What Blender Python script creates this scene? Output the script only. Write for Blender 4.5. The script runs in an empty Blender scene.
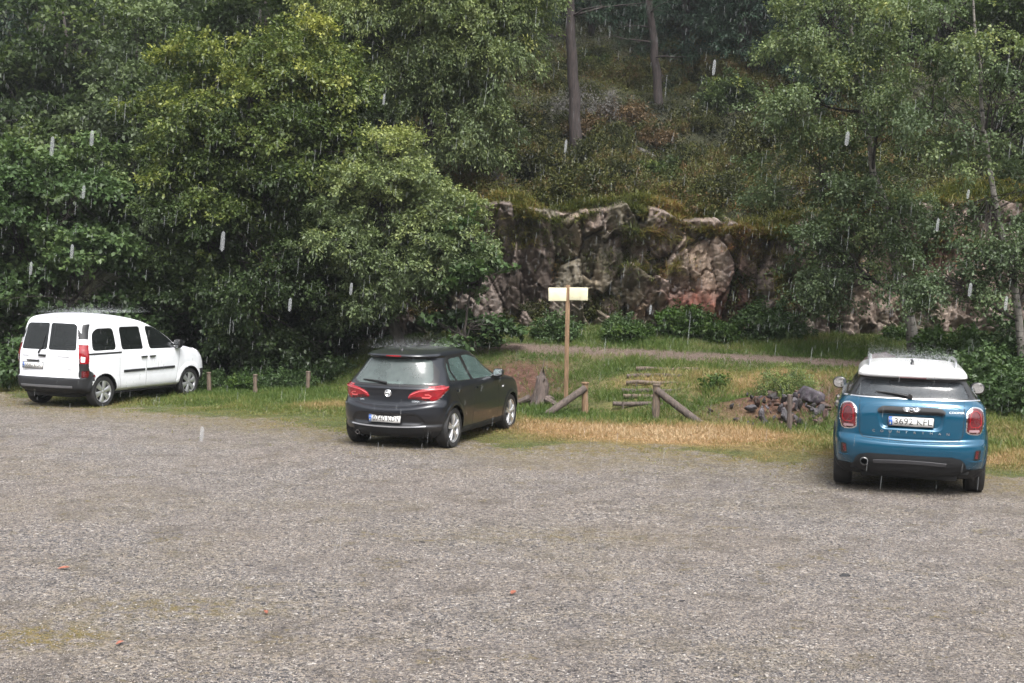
import bpy, bmesh, math, random
import numpy as np
from mathutils import Vector, Matrix

# ------------------------------------------------------------------ camera
scene = bpy.context.scene
COL = scene.collection
CAM_H, CAM_F, CAM_YH, CAM_ROLL = 2.65, 1253.0, 276.5, 0.0150
cam_data = bpy.data.cameras.new('camera')
cam = bpy.data.objects.new('camera', cam_data)
COL.objects.link(cam)
scene.camera = cam
cam_data.sensor_width = 36.0
cam_data.lens = 36.0 * CAM_F / 1024.0
cam_data.clip_start = 0.05
cam_data.clip_end = 2000.0
_p = math.atan((341.5 - CAM_YH) / CAM_F)
_right = Vector((1, 0, 0))
_fwd = Vector((0, math.cos(_p), -math.sin(_p)))
_up = Vector((0, math.sin(_p), math.cos(_p)))
_cr, _sr = math.cos(CAM_ROLL), math.sin(CAM_ROLL)
_r2 = _right * _cr + _up * _sr
_u2 = _up * _cr - _right * _sr
cam.matrix_world = Matrix(((_r2.x, _u2.x, -_fwd.x, 0), (_r2.y, _u2.y, -_fwd.y, 0), (_r2.z, _u2.z, -_fwd.z, CAM_H), (0, 0, 0, 1)))

# ------------------------------------------------------------------ sky and sun (overcast, raining)
SUN_EL, SUN_AZ = math.radians(58), math.radians(164)
world = bpy.data.worlds.new('World')
scene.world = world
world.use_nodes = True
wn = world.node_tree
wn.nodes.clear()
sky = wn.nodes.new('ShaderNodeTexSky')
sky.sky_type = 'NISHITA'
sky.sun_disc = False
sky.sun_elevation = SUN_EL
sky.sun_rotation = SUN_AZ
sky.dust_density = 6.0
sky.air_density = 1.0
sky.ozone_density = 1.0
hsv = wn.nodes.new('ShaderNodeHueSaturation')      # cloud cover takes most of the blue out
hsv.inputs['Saturation'].default_value = 0.22
bg = wn.nodes.new('ShaderNodeBackground')
bg.inputs['Strength'].default_value = 0.15
wo = wn.nodes.new('ShaderNodeOutputWorld')
wn.links.new(sky.outputs[0], hsv.inputs['Color'])
wn.links.new(hsv.outputs[0], bg.inputs['Color'])
wn.links.new(bg.outputs[0], wo.inputs['Surface'])
sun_data = bpy.data.lights.new('sun', 'SUN')
sun_data.energy = 1.5
sun_data.angle = math.radians(25)
sun_data.color = (1.0, 0.97, 0.93)
sun = bpy.data.objects.new('sun', sun_data)
COL.objects.link(sun)
# direction towards the sun: azimuth measured as the Sky Texture does (0 = +Y, clockwise)
_sd = Vector((math.sin(SUN_AZ) * math.cos(SUN_EL), math.cos(SUN_AZ) * math.cos(SUN_EL), math.sin(SUN_EL)))
sun.rotation_euler = _sd.to_track_quat('Z', 'Y').to_euler()
scene.view_settings.view_transform = 'Standard'
scene.view_settings.look = 'None'
scene.view_settings.gamma = 1.0
scene.view_settings.use_curve_mapping = False
scene.view_settings.exposure = 1.27
scene.cycles.max_bounces = 6
scene.cycles.diffuse_bounces = 3
scene.cycles.glossy_bounces = 3
scene.cycles.transmission_bounces = 4
scene.cycles.transparent_max_bounces = 12
scene.cycles.volume_bounces = 0
scene.cycles.use_denoising = True
scene.cycles.caustics_reflective = False
scene.cycles.caustics_refractive = False

# ------------------------------------------------------------------ helpers
def rng(seed): return np.random.default_rng(seed)

def tag(o, label=None, cat=None, group=None, kind=None):
    if label: o['label'] = label
    if cat: o['category'] = cat
    if group: o['group'] = group
    if kind: o['kind'] = kind
    return o

def link(name, me, parent=None, loc=None):
    o = bpy.data.objects.new(name, me)
    COL.objects.link(o)
    if parent is not None: o.parent = parent
    if loc is not None: o.location = loc
    return o

def empty(name, loc=(0, 0, 0), rotz=0.0):
    o = bpy.data.objects.new(name, None)
    COL.objects.link(o)
    o.location = loc
    o.rotation_euler = (0, 0, rotz)
    o.empty_display_size = 0.3
    return o

def np_mesh(name, V, F, mats=(), smooth=False, attrs=None, mat_idx=None, uvs=None):
    """V (n,3); F (m,k) array of equal-sized faces, or list of arrays of different widths"""
    me = bpy.data.meshes.new(name)
    V = np.asarray(V, dtype=np.float32)
    Fs = [np.asarray(f, dtype=np.int32) for f in (F if isinstance(F, list) else [F]) if len(f)]
    me.vertices.add(len(V))
    me.vertices.foreach_set('co', V.ravel())
    nl = sum(f.size for f in Fs)
    nf = sum(len(f) for f in Fs)
    me.loops.add(nl)
    me.polygons.add(nf)
    me.loops.foreach_set('vertex_index', np.concatenate([f.ravel() for f in Fs]))
    starts, off = [], 0
    for f in Fs:
        starts.append(off + np.arange(len(f)) * f.shape[1])
        off += f.size
    me.polygons.foreach_set('loop_start', np.concatenate(starts).astype(np.int32))
    for m in mats: me.materials.append(m)
    if mat_idx is not None: me.polygons.foreach_set('material_index', np.asarray(mat_idx, dtype=np.int32))
    me.update(calc_edges=True)
    if smooth: me.polygons.foreach_set('use_smooth', np.ones(nf, dtype=bool))
    for k, a in (attrs or {}).items():
        a = np.asarray(a, dtype=np.float32)
        dom = 'POINT' if len(a) == len(V) else 'FACE'
        if a.ndim == 1:
            at = me.attributes.new(k, 'FLOAT', dom); at.data.foreach_set('value', a)
        else:
            at = me.attributes.new(k, 'FLOAT_COLOR', dom); at.data.foreach_set('color', a.ravel())
    return me

def smoothstep(a, b, x):
    t = np.clip((x - a) / (b - a), 0, 1)
    return t * t * (3 - 2 * t)

# value noise on numpy arrays
_NT = rng(77).random((256, 256))
def vnoise(x, y):
    x = np.asarray(x, float); y = np.asarray(y, float)
    xi = np.floor(x).astype(int); yi = np.floor(y).astype(int)
    fx = x - xi; fy = y - yi
    fx = fx * fx * (3 - 2 * fx); fy = fy * fy * (3 - 2 * fy)
    a = _NT[xi & 255, yi & 255]; b = _NT[(xi + 1) & 255, yi & 255]
    c = _NT[xi & 255, (yi + 1) & 255]; d = _NT[(xi + 1) & 255, (yi + 1) & 255]
    return (a * (1 - fx) + b * fx) * (1 - fy) + (c * (1 - fx) + d * fx) * fy
def fbm(x, y, o=4, s=1.0):
    v = 0; a = 1; t = 0
    for i in range(o):
        v = v + a * vnoise(np.asarray(x) * s + 17.3 * i, np.asarray(y) * s + 9.1 * i); t += a
        a *= 0.5; s *= 2.03
    return v / t

def rotm(axis, ang):
    return np.array(Matrix.Rotation(ang, 3, Vector(axis)))

# ------------------------------------------------------------------ material helpers
def new_mat(name):
    m = bpy.data.materials.new(name)
    m.use_nodes = True
    nt = m.node_tree
    for n in list(nt.nodes): nt.nodes.remove(n)
    out = nt.nodes.new('ShaderNodeOutputMaterial')
    return m, nt, out
def N(nt, typ, **kw):
    n = nt.nodes.new('ShaderNode' + typ)
    for k, v in kw.items():
        if k in n.inputs: n.inputs[k].default_value = v
        else: setattr(n, k, v)
    return n
def L(nt, a, b): nt.links.new(a, b)
def ramp(nt, fac, stops, interp='LINEAR'):
    r = nt.nodes.new('ShaderNodeValToRGB')
    r.color_ramp.interpolation = interp
    el = r.color_ramp.elements
    while len(el) < len(stops): el.new(0.5)
    for e, (p, c) in zip(el, stops):
        e.position = p
        e.color = (*c, 1) if len(c) == 3 else c
    if fac is not None: L(nt, fac, r.inputs[0])
    return r.outputs[0]
def mixc(nt, fac, a, b, blend='MIX'):
    m = nt.nodes.new('ShaderNodeMix'); m.data_type = 'RGBA'; m.blend_type = blend
    for sock, v in ((m.inputs[0], fac), (m.inputs[6], a), (m.inputs[7], b)):
        if isinstance(v, (int, float)): sock.default_value = v
        elif isinstance(v, tuple): sock.default_value = (*v, 1) if len(v) == 3 else v
        else: L(nt, v, sock)
    return m.outputs[2]
def mathn(nt, op, a, b=0.0, c=None):
    m = nt.nodes.new('ShaderNodeMath'); m.operation = op
    for i, v in enumerate((a, b, c)):
        if v is None: continue
        if isinstance(v, (int, float)): m.inputs[i].default_value = v
        else: L(nt, v, m.inputs[i])
    return m.outputs[0]
def objco(nt): return nt.nodes.new('ShaderNodeTexCoord').outputs['Object']
def noise(nt, vec, scale, detail=4, rough=0.5):
    n = N(nt, 'TexNoise', Scale=scale, Detail=detail, Roughness=rough)
    if vec is not None: L(nt, vec, n.inputs['Vector'])
    return n.outputs[0]
def attr(nt, name, out='Fac'):
    a = nt.nodes.new('ShaderNodeAttribute'); a.attribute_name = name
    return a.outputs[out]

def simple(name, col, rough=0.5, metal=0.0, coat=0.0, var=0.08, vscale=6.0, bump=0.0, bscale=40.0, emis=None):
    """principled with a little procedural variation"""
    m, nt, out = new_mat(name)
    p = N(nt, 'BsdfPrincipled', Roughness=rough, Metallic=metal)
    if coat: p.inputs['Coat Weight'].default_value = coat; p.inputs['Coat Roughness'].default_value = 0.04
    co = objco(nt)
    n = noise(nt, co, vscale, 4)
    lo = tuple(c * (1 - var) for c in col); hi = tuple(min(1, c * (1 + var)) for c in col)
    L(nt, ramp(nt, n, [(0.3, lo), (0.7, hi)]), p.inputs['Base Color'])
    if bump:
        b = N(nt, 'Bump', Strength=bump, Distance=0.01)
        L(nt, noise(nt, co, bscale, 4, 0.6), b.inputs['Height'])
        L(nt, b.outputs[0], p.inputs['Normal'])
    L(nt, p.outputs[0], out.inputs[0])
    return m

# general mesh pieces accumulated and linked as one mesh
class MB:
    def __init__(s): s.V = []; s.F = {3: [], 4: []}; s.n = 0
    def add(s, V, F):
        V = np.asarray(V, float)
        for f in F:
            f = [i + s.n for i in f]
            if len(f) in (3, 4): s.F[len(f)].append(f)
            else:
                for i in range(1, len(f) - 1): s.F[3].append([f[0], f[i], f[i + 1]])
        s.V.append(V); s.n += len(V)
        return s
    def addarr(s, V, F):
        F = np.asarray(F); s.F[F.shape[1]].extend((F + s.n).tolist()); s.V.append(np.asarray(V, float)); s.n += len(V); return s
    def box(s, c, size, R=None, bev=0.0):
        c = np.array(c, float); h = np.array(size, float) / 2
        if bev <= 0:
            V = np.array([[x, y, z] for x in (-1, 1) for y in (-1, 1) for z in (-1, 1)]) * h
            F = [(0, 1, 3, 2), (4, 6, 7, 5), (0, 4, 5, 1), (2, 3, 7, 6), (0, 2, 6, 4), (1, 5, 7, 3)]
        else:
            bm = bmesh.new(); bmesh.ops.create_cube(bm, size=1.0)
            for v in bm.verts: v.co = Vector((v.co.x * 2 * h[0], v.co.y * 2 * h[1], v.co.z * 2 * h[2]))
            bmesh.ops.bevel(bm, geom=bm.edges[:], offset=bev, segments=2, affect='EDGES', profile=0.5)
            bm.verts.index_update()
            V = np.array([v.co[:] for v in bm.verts]); F = [[v.index for v in f.verts] for f in bm.faces]; bm.free()
        if R is not None: V = V @ np.asarray(R).T
        return s.add(V + c, F)
    def tube(s, pts, rad, seg=8, cap=True):
        pts = np.asarray(pts, float); n = len(pts)
        rad = np.full(n, rad) if np.isscalar(rad) else np.asarray(rad, float)
        T = np.gradient(pts, axis=0); T /= np.linalg.norm(T, axis=1)[:, None] + 1e-12
        ref = np.array([0, 0, 1.0]) if abs(T[0][2]) < 0.9 else np.array([1.0, 0, 0])
        A = np.cross(T, ref); A /= np.linalg.norm(A, axis=1)[:, None] + 1e-12
        B = np.cross(T, A)
        th = np.linspace(0, 2 * np.pi, seg, endpoint=False)
        V = (pts[:, None] + rad[:, None, None] * (np.cos(th)[None, :, None] * A[:, None] + np.sin(th)[None, :, None] * B[:, None])).reshape(-1, 3)
        F = []
        for i in range(n - 1):
            for j in range(seg):
                k = (j + 1) % seg
                F.append((i * seg + j, i * seg + k, (i + 1) * seg + k, (i + 1) * seg + j))
        if cap:
            F.append(tuple(range(seg))[::-1]); F.append(tuple((n - 1) * seg + j for j in range(seg)))
        return s.add(V, F)
    def lathe(s, prof, axis='Z', seg=24, c=(0, 0, 0), close=False):
        """prof: list of (radius, height along axis)"""
        prof = np.asarray(prof, float); n = len(prof)
        th = np.linspace(0, 2 * np.pi, seg, endpoint=False)
        r = prof[:, 0][:, None]; h = np.repeat(prof[:, 1][:, None], seg, 1)
        a = r * np.cos(th); b = r * np.sin(th)
        if axis == 'Z': V = np.stack([a, b, h], -1)
        elif axis == 'Y': V = np.stack([a, h, b], -1)
        else: V = np.stack([h, a, b], -1)
        V = V.reshape(-1, 3) + np.array(c)
        F = []
        for i in range(n if close else n - 1):
            i2 = (i + 1) % n
            for j in range(seg):
                k = (j + 1) % seg
                F.append((i * seg + j, i * seg + k, i2 * seg + k, i2 * seg + j))
        return s.add(V, F)
    def poly(s, pts2, z0, z1, M=None):
        """prism of a 2d polygon between z0 and z1, then matrix M (3x3) and offset"""
        n = len(pts2)
        V = np.array([[p[0], p[1], z0] for p in pts2] + [[p[0], p[1], z1] for p in pts2], float)
        F = [tuple(range(n))[::-1], tuple(range(n, 2 * n))] + [(i, (i + 1) % n, n + (i + 1) % n, n + i) for i in range(n)]
        if M is not None: V = V @ np.asarray(M)[:3, :3].T + np.asarray(M)[:3, 3]
        # fan triangulation is only right for convex outlines
        return s.add(V, F)
    def build(s, name, mat, parent=None, smooth=False, loc=None, attrs=None):
        V = np.concatenate(s.V)
        me = np_mesh(name, V, [np.array(s.F[k]) for k in (3, 4) if s.F[k]], [mat] if mat else [], smooth, attrs)
        if smooth:
            try: me.set_sharp_from_angle(angle=math.radians(35))
            except Exception: pass
        return link(name, me, parent, loc)
# ------------------------------------------------------------------ terrain
def pw(x, xs, ys): return np.interp(x, xs, ys)
def y_grass(x): return pw(x, [-40, -14, -11.5, -7.8, -5.8, -3, 0, 2.9, 4.2, 6.5, 10, 20, 40], [33, 29.3, 27.6, 24.2, 23.2, 21.2, 19.3, 18.8, 18.0, 16.8, 15.5, 13.5, 11])
def y_foot(x): return pw(x, [-40, -12, -5, -3, -.5, 1, 3, 5, 7, 9, 14, 40], [38, 33.5, 30.5, 27, 25, 24.1, 22.8, 21.6, 20.4, 19.2, 17.5, 12])
def y_path(x): return pw(x, [-40, -12, -5, -2, -.3, 2, 5, 7, 10, 14, 40], [44, 38, 34, 31, 29.7, 28.8, 27.7, 26.9, 25.9, 24.8, 19])
def y_cliff(x): return pw(x, [-40, -12, -7, -1, 3, 8, 12, 18, 40], [50, 40, 35, 32.0, 31.2, 31.0, 29.8, 27.5, 20])
def z_cliff(x): return pw(x, [-12, -7, -3, -.9, 1.2, 2.7, 4.7, 6.8, 8.5, 12, 18, 40], [1.6, 3.2, 4.3, 4.7, 4.35, 4.75, 4.15, 4.0, 4.7, 4.8, 4.8, 5])
def ground_z(x, y):
    x = np.asarray(x, float); y = np.asarray(y, float)
    z = .05 - .15 * smoothstep(19, 26, y) * smoothstep(-3, -9, x) + .03 * (fbm(x, y, 3, .35) - .5) * smoothstep(3, 9, np.abs(y - 15) + 6)
    yf, yp, yc = y_foot(x), y_path(x), y_cliff(x)
    t = np.clip((y - yf) / (yp + .9 - yf), 0, 1)
    lvl = pw(x, [-12, -5, -2, 8, 14], [.15, .9, 1.1, .95, .95])
    z = z + (lvl - .05) * (1 - (1 - t)**1.25) * smoothstep(0, .15, t)
    z = z + .10 * (fbm(x, y, 4, 1.3) - .5) * smoothstep(0, .25, t) * (1 - smoothstep(.8, 1, t))
    z = z + .28 * np.exp(-(((x - 4.6) / .9)**2 + ((y - 23.0) / .55)**2))
    # verge behind the path up to the foot of the rock
    z = z + np.clip((y - yp - .9) / np.maximum(yc - yp - .9, 1.5), 0, 1) * .40
    # rock step and hillside
    zt = z_cliff(x)
    up = smoothstep(yc + 1.15, yc + 1.9, y)
    hill = zt + (y - yc - .9) * .22
    d = y - 43
    hill = np.where(d > 0, zt + (43 - yc - .9) * .22 + pw(d, [0, 7, 17, 37, 77, 130, 200], [0, 2.6, 8.2, 20, 43, 65, 78]), hill)
    hill = hill + (fbm(x, y, 4, .22) - .5) * 1.6 * smoothstep(0, 4, y - yc) + (fbm(x, y, 3, .9) - .5) * .5 * smoothstep(0, 2, y - yc)
    z = z * (1 - up) + hill * up
    # the valley side behind the viewer
    z = z + smoothstep(-25, -90, y) * 30
    return z

def grid_axis(parts):
    out = []
    for a, b, st in parts:
        n = max(1, int(round((b - a) / st))); out += list(np.linspace(a, b, n, endpoint=False))
    out.append(parts[-1][1]); return np.array(out)
gx = grid_axis([(-260, -40, 6), (-40, -18, .8), (-18, 18, .14), (18, 40, .8), (40, 260, 6)])
gy = grid_axis([(-200, -10, 5), (-10, 7, 1), (7, 34, .14), (34, 60, .35), (60, 120, 2), (120, 260, 6)])
GX, GY = np.meshgrid(gx, gy)
GZ = ground_z(GX, GY)
VT = np.stack([GX, GY, GZ], -1).reshape(-1, 3)
x, y = VT[:, 0], VT[:, 1]
wob = (fbm(x, y, 4, .8) - .5) * 2.6 + (fbm(x, y, 3, 3.1) - .5) * .9
m_grav = 1 - smoothstep(-.8, .9, y - y_grass(x) + wob)
m_path = np.exp(-((y - y_path(x) + .25 * wob * .4) / .68)**2) * 1.2 * smoothstep(-4, -1, x)
m_dirt = np.exp(-(((x - .1) / 1.2)**2 + ((y - 26.6) / 1.7)**2)) * 1.3 + 1.2 * np.exp(-(((x - 5.0) / 1.3)**2 + ((y - 23.0) / .9)**2)) + .8 * np.exp(-(((x - 6.8) / 2.0)**2 + ((y - 24.2) / 1.0)**2))
def dry_mask(x, y):
    def g(cx, cy, sx, sy): return np.exp(-(((x - cx) / sx)**2 + ((y - cy) / sy)**2))
    d = 1.1 * g(1.6, 20.9, 1.9, 1.1) + 1.15 * g(3.8, 20.6, 1.6, 1.1) + 1.0 * g(5.0, 25.3, 1.5, 1.0) + .8 * g(7.2, 19, 2.5, 1.5) + .5 * g(-3.6, 24.8, 1.3, .6) + .7 * g(.5, 21.8, 1.5, .8) + .5 * g(3, 26.0, 1.4, .5) + .45 * g(7.3, 25.5, 1.5, .7)
    return np.clip(d + (fbm(x, y, 3, 1.1) - .5) * .8, 0, 1.2)
m_dry = dry_mask(x, y)
m_hill = smoothstep(0.1, .8, y - y_cliff(x))
m_hill = np.maximum(m_hill, smoothstep(30, 34, y) * (x < -4))
nX = len(gx); i = np.arange(len(gy) - 1)[:, None] * nX; j = np.arange(nX - 1)[None]
FT = np.stack([i + j, i + j + 1, i + nX + j + 1, i + nX + j], -1).reshape(-1, 4)

def terrain_material():
    m, nt, out = new_mat('terrain')
    co = objco(nt)
    p = N(nt, 'BsdfPrincipled', Roughness=.75); p.inputs['Specular IOR Level'].default_value = .35
    # gravel: two sizes of stones, each with its own colour, over fine grit
    def stones(scale, seedoff):
        mp = N(nt, 'Mapping'); mp.inputs['Location'].default_value = (seedoff, seedoff * 2, 0); L(nt, co, mp.inputs[0])
        v = N(nt, 'TexVoronoi', Scale=scale); L(nt, mp.outputs[0], v.inputs['Vector'])
        s = N(nt, 'SeparateColor'); L(nt, v.outputs['Color'], s.inputs[0])
        return v, s
    v1, s1 = stones(42, 3.1); v2, s2 = stones(95, 7.7)
    cols = [(0.0, (.026, .026, .030)), (.20, (.070, .067, .074)), (.42, (.152, .140, .138)), (.62, (.238, .212, .196)), (.80, (.32, .268, .215)), (.92, (.39, .35, .31)), (1.0, (.54, .51, .48))]
    c1 = ramp(nt, s1.outputs[0], cols); c2 = ramp(nt, s2.outputs[1], cols)
    pick = ramp(nt, s1.outputs[2], [(.45, (0, 0, 0)), (.55, (1, 1, 1))])
    grav = mixc(nt, pick, c2, c1)
    big = noise(nt, co, .45, 5, .65)
    grav = mixc(nt, ramp(nt, big, [(.42, (0, 0, 0)), (.60, (.75, .75, .75))]), grav, mixc(nt, .30, grav, (.235, .180, .135)), 'MIX')
    grav = mixc(nt, ramp(nt, noise(nt, co, .9, 6, .7), [(.50, (0, 0, 0)), (.66, (.6, .6, .6))]), grav, mixc(nt, .5, grav, (.085, .085, .095)))
    fine = noise(nt, co, 2.2, 5, .7)
    grav = mixc(nt, ramp(nt, fine, [(.48, (0, 0, 0)), (.72, (.7, .7, .7))]), grav, (.075, .062, .052))
    # moss and weeds in the gravel
    ms = noise(nt, co, 1.1, 6, .72)
    ms2 = noise(nt, co, 9, 4, .7)
    mm = mathn(nt, 'MULTIPLY', ramp(nt, ms, [(.50, (0, 0, 0)), (.64, (1, 1, 1))]), ramp(nt, ms2, [(.54, (0, 0, 0)), (.64, (.75, .75, .75))]))
    mm = mathn(nt, 'MAXIMUM', mm, mathn(nt, 'MULTIPLY', attr(nt, 'moss'), ramp(nt, ms2, [(.40, (0, 0, 0)), (.58, (1, 1, 1))])))
    grav = mixc(nt, mm, grav, mixc(nt, s2.outputs[0], (.085, .085, .022), (.24, .165, .065)))
    # soil and thatch below the grass
    gn = noise(nt, co, 6, 6, .7)
    soil = ramp(nt, gn, [(.30, (.030, .040, .012)), (.50, (.075, .095, .026)), (.70, (.13, .14, .045))])
    dry = ramp(nt, gn, [(.30, (.15, .085, .035)), (.55, (.33, .20, .085)), (.75, (.46, .31, .15))])
    soil = mixc(nt, attr(nt, 'dry'), soil, dry)
    path = ramp(nt, noise(nt, co, 14, 5, .7), [(.3, (.07, .050, .040)), (.5, (.16, .115, .095)), (.75, (.27, .21, .18))])
    soil = mixc(nt, attr(nt, 'path'), soil, path)
    dirt = ramp(nt, noise(nt, co, 9, 6, .75), [(.3, (.035, .020, .014)), (.5, (.10, .046, .030)), (.72, (.18, .10, .07))])
    soil = mixc(nt, attr(nt, 'dirt'), soil, dirt)
    heath = ramp(nt, noise(nt, co, 2.5, 6, .7), [(.3, (.012, .012, .006)), (.48, (.030, .034, .012)), (.62, (.055, .05, .02)), (.78, (.10, .06, .03))])
    soil = mixc(nt, attr(nt, 'hill'), soil, heath)
    gm = mathn(nt, 'ADD', attr(nt, 'gravel'), mathn(nt, 'MULTIPLY', mathn(nt, 'SUBTRACT', noise(nt, co, 7, 6, .75), .5), 1.6))
    gm = ramp(nt, gm, [(.38, (0, 0, 0)), (.62, (1, 1, 1))])
    col = mixc(nt, gm, soil, grav)
    wet = N(nt, 'VectorMath', operation='SCALE'); wet.inputs['Scale'].default_value = .82; L(nt, col, wet.inputs[0])     # rain darkens stones and soil
    L(nt, wet.outputs[0], p.inputs['Base Color'])
    # relief
    h1 = ramp(nt, v1.outputs['Distance'], [(0, (1, 1, 1)), (.6, (0, 0, 0))]); h2 = ramp(nt, v2.outputs['Distance'], [(0, (.6, .6, .6)), (.6, (0, 0, 0))])
    hh = mathn(nt, 'ADD', h1, h2)
    hh = mathn(nt, 'ADD', hh, mathn(nt, 'MULTIPLY', noise(nt, co, 30, 6, .7), 2.0))
    b = N(nt, 'Bump', Strength=.9, Distance=.012); L(nt, hh, b.inputs['Height']); L(nt, b.outputs[0], p.inputs['Normal'])
    rr = ramp(nt, s1.outputs[1], [(.2, (.42, .42, .42)), (.8, (.85, .85, .85))]); L(nt, rr, p.inputs['Roughness'])
    L(nt, p.outputs[0], out.inputs[0])
    return m
M_TERR = terrain_material()
def gblob(cx, cy, sx, sy): return np.exp(-(((x - cx) / sx)**2 + ((y - cy) / sy)**2))
m_moss = np.clip(1.6 * gblob(-3.35, 8.75, .5, .30) + .20 * smoothstep(.55, .65, fbm(x + 3, y * 1.6, 4, .8)) * (y > 7) + .9 * gblob(-2.6, 9.6, .9, .35) + .5 * gblob(.5, 12.5, 1.5, .5) + .85 * smoothstep(-3.2, -.3, y - y_grass(x)), 0, 1)
ATT = dict(gravel=m_grav, dry=m_dry, path=np.clip(m_path, 0, 1), dirt=np.clip(m_dirt, 0, 1) * (1 - m_hill), hill=m_hill, moss=m_moss)
Cx, Cy = x[FT].mean(1), y[FT].mean(1)
near = (np.abs(Cx) < 45) & (Cy > -20) & (Cy < 62)
fp = (m_path[FT].mean(1) > .5) & near
lab = np.where(fp, 2, np.where((m_hill[FT].mean(1) > .5), 3, np.where((m_grav[FT].mean(1) > .5) & near, 0, 1)))
lab = np.where(~near & (Cy < 62) & (lab != 3), 4, lab)
for k, nm in enumerate(['gravel_car_park', 'grass_bank', 'footpath', 'hillside', 'ground']):
    f = FT[lab == k]
    u, inv = np.unique(f, return_inverse=True)
    me = np_mesh(nm, VT[u], inv.reshape(f.shape), [M_TERR], True, {a: v[u] for a, v in ATT.items()})
    tag(link(nm, me), kind='structure')

# ------------------------------------------------------------------ rock face
def build_cliff():
    r = rng(5)
    xs = np.arange(-8, 18, .032); n = len(xs)
    T = np.linspace(0, 1, 150)
    X, TT = np.meshgrid(xs, T)
    zb = ground_z(xs, y_cliff(xs) - .1) - .35
    zt = z_cliff(xs) + .5 * (fbm(xs, xs * 0, 3, .8) - .5) + .05
    Z = zb + (zt - zb) * TT
    # crooked cell layers: tilted slabs at three sizes
    D = np.zeros_like(X); CID = np.zeros_like(X); COL3 = np.zeros_like(X)
    wx = X + (fbm(X, Z, 2, .5) - .5) * .25; wz = Z + (fbm(X + 40, Z, 2, .5) - .5) * .2
    edge = np.full(X.shape, 1e9)
    for lev, (cs, amp, tilt, asp) in enumerate([(1.5, .44, .36, 1.9), (.62, .22, .55, 2.0), (.27, .06, .60, 1.6), (.11, .010, .4, 1.3)]):
        W, Hh = 30, 9
        nx_, nz_ = int(W / cs), int(Hh / (cs * asp)) + 1
        cx = (np.arange(nx_)[None] + r.random((nz_, nx_))) * cs - 9
        cz = (np.arange(nz_)[:, None] + r.random((nz_, nx_))) * cs * asp - 1
        cx = cx.ravel(); cz = cz.ravel()
        off = (r.random(len(cx)) - .5) * 2 * amp; gx_ = (r.random(len(cx)) - .5) * 2 * tilt; gz_ = (r.random(len(cx)) - .35) * 2 * tilt
        best = np.full(X.size, 1e9); second = np.full(X.size, 1e9); idx = np.zeros(X.size, int)
        fx, fz = wx.ravel(), wz.ravel(); gi = np.floor((fx + 9) / cs).astype(int); gj = np.floor((fz + 1) / (cs * asp)).astype(int); rt = (.25, -.3, .5, .1)[lev]
        for di in (-2, -1, 0, 1, 2):
            for dj in (-2, -1, 0, 1, 2):
                q = np.clip(gj + dj, 0, nz_ - 1) * nx_ + np.clip(gi + di, 0, nx_ - 1)
                ax_ = fx - cx[q]; az_ = (fz - cz[q]) / asp
                dd = np.abs(ax_ + rt * az_) + .75 * np.abs(az_ - rt * ax_)
                isb = dd < best; new = q != idx
                second = np.where(isb & new, best, np.where(~isb & new, np.minimum(second, dd), second))
                idx = np.where(isb, q, idx); best = np.minimum(best, dd)
        second = second - best
        D += (off[idx] + gx_[idx] * (X.ravel() - cx[idx]) + gz_[idx] * (Z.ravel() - cz[idx])).reshape(X.shape)
        crack = np.exp(-(second / (.018 + cs * .016))**2).reshape(X.shape) * (.26, .13, .04, .0)[lev]
        D -= crack
        rc = r.random(len(cx))
        if lev < 2: CID += rc[idx].reshape(X.shape) * (.6, .4)[lev]
        edge = np.minimum(edge, (second / cs).reshape(X.shape))
    D += (fbm(X * 1, Z, 4, 4.5) - .5) * .05
    yc = y_cliff(X)
    Y = yc + .15 + .30 * TT - D * .85
    topf = smoothstep(.93, 1.0, TT)
    Y = Y * (1 - topf) + (yc + 2.15) * topf
    V = np.stack([X, Y, Z + .12 * topf], -1).reshape(-1, 3)
    # rock colours by place
    def g(cx, cz, sx, sz): return np.exp(-(((X - cx) / sx)**2 + ((Z - cz) / sz)**2))
    dark = smoothstep(1.2, -.2, X) * .7  # shade at the left end, painted into the rock colour
    tan = 1.1 * g(1.75, 3.6, .30, .8) + .9 * g(2.0, 2.7, .3, .7) + 1.0 * g(4.6, 3.4, .45, .7) + .7 * g(4.95, 2.4, .35, .6) + .8 * g(8, 2.2, .7, .5) + .6 * g(10, 2.3, 1.2, .5) + .4 * g(2.9, 2.2, .8, .3)
    rust = 1.2 * g(4.2, 1.9, .9, .45) + 1.3 * g(4.9, 1.8, .45, .55) + .8 * g(5.7, 2.1, .3, .9) + .5 * g(10.5, 3.2, 1.5, .5) + .4 * g(3.2, 1.8, .7, .3)
    cid = CID.ravel()
    c = np.zeros((X.size, 4)); c[:, 3] = 1
    base = np.array([.125, .092, .074]); grey = np.array([.26, .21, .18]); dk = np.array([.022, .017, .015]); tn = np.array([.40, .30, .225]); rs = np.array([.20, .060, .036])
    a = cid[:, None]
    colr = base * (1 - a) + grey * a
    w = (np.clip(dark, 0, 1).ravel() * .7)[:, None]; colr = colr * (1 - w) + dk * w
    w = (np.clip(tan, 0, 1) * smoothstep(.10, .45, CID)).ravel()[:, None] * .95; colr = colr * (1 - w) + tn * w
    w = (np.clip(rust, 0, 1) * smoothstep(.15, .55, fbm(X, Z, 4, 1.6))).ravel()[:, None] * .9; colr = colr * (1 - w) + rs * w
    moss = (smoothstep(.5, .62, fbm(X, Z * .6, 4, 1.1)) * .55).ravel()[:, None]
    colr = colr * (1 - moss) + np.array([.045, .050, .020]) * moss
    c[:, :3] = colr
    global CLIFF_V
    CLIFF_V = V
    nX_ = X.shape[1]; i = np.arange(X.shape[0] - 1)[:, None] * nX_; j = np.arange(nX_ - 1)[None]
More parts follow.
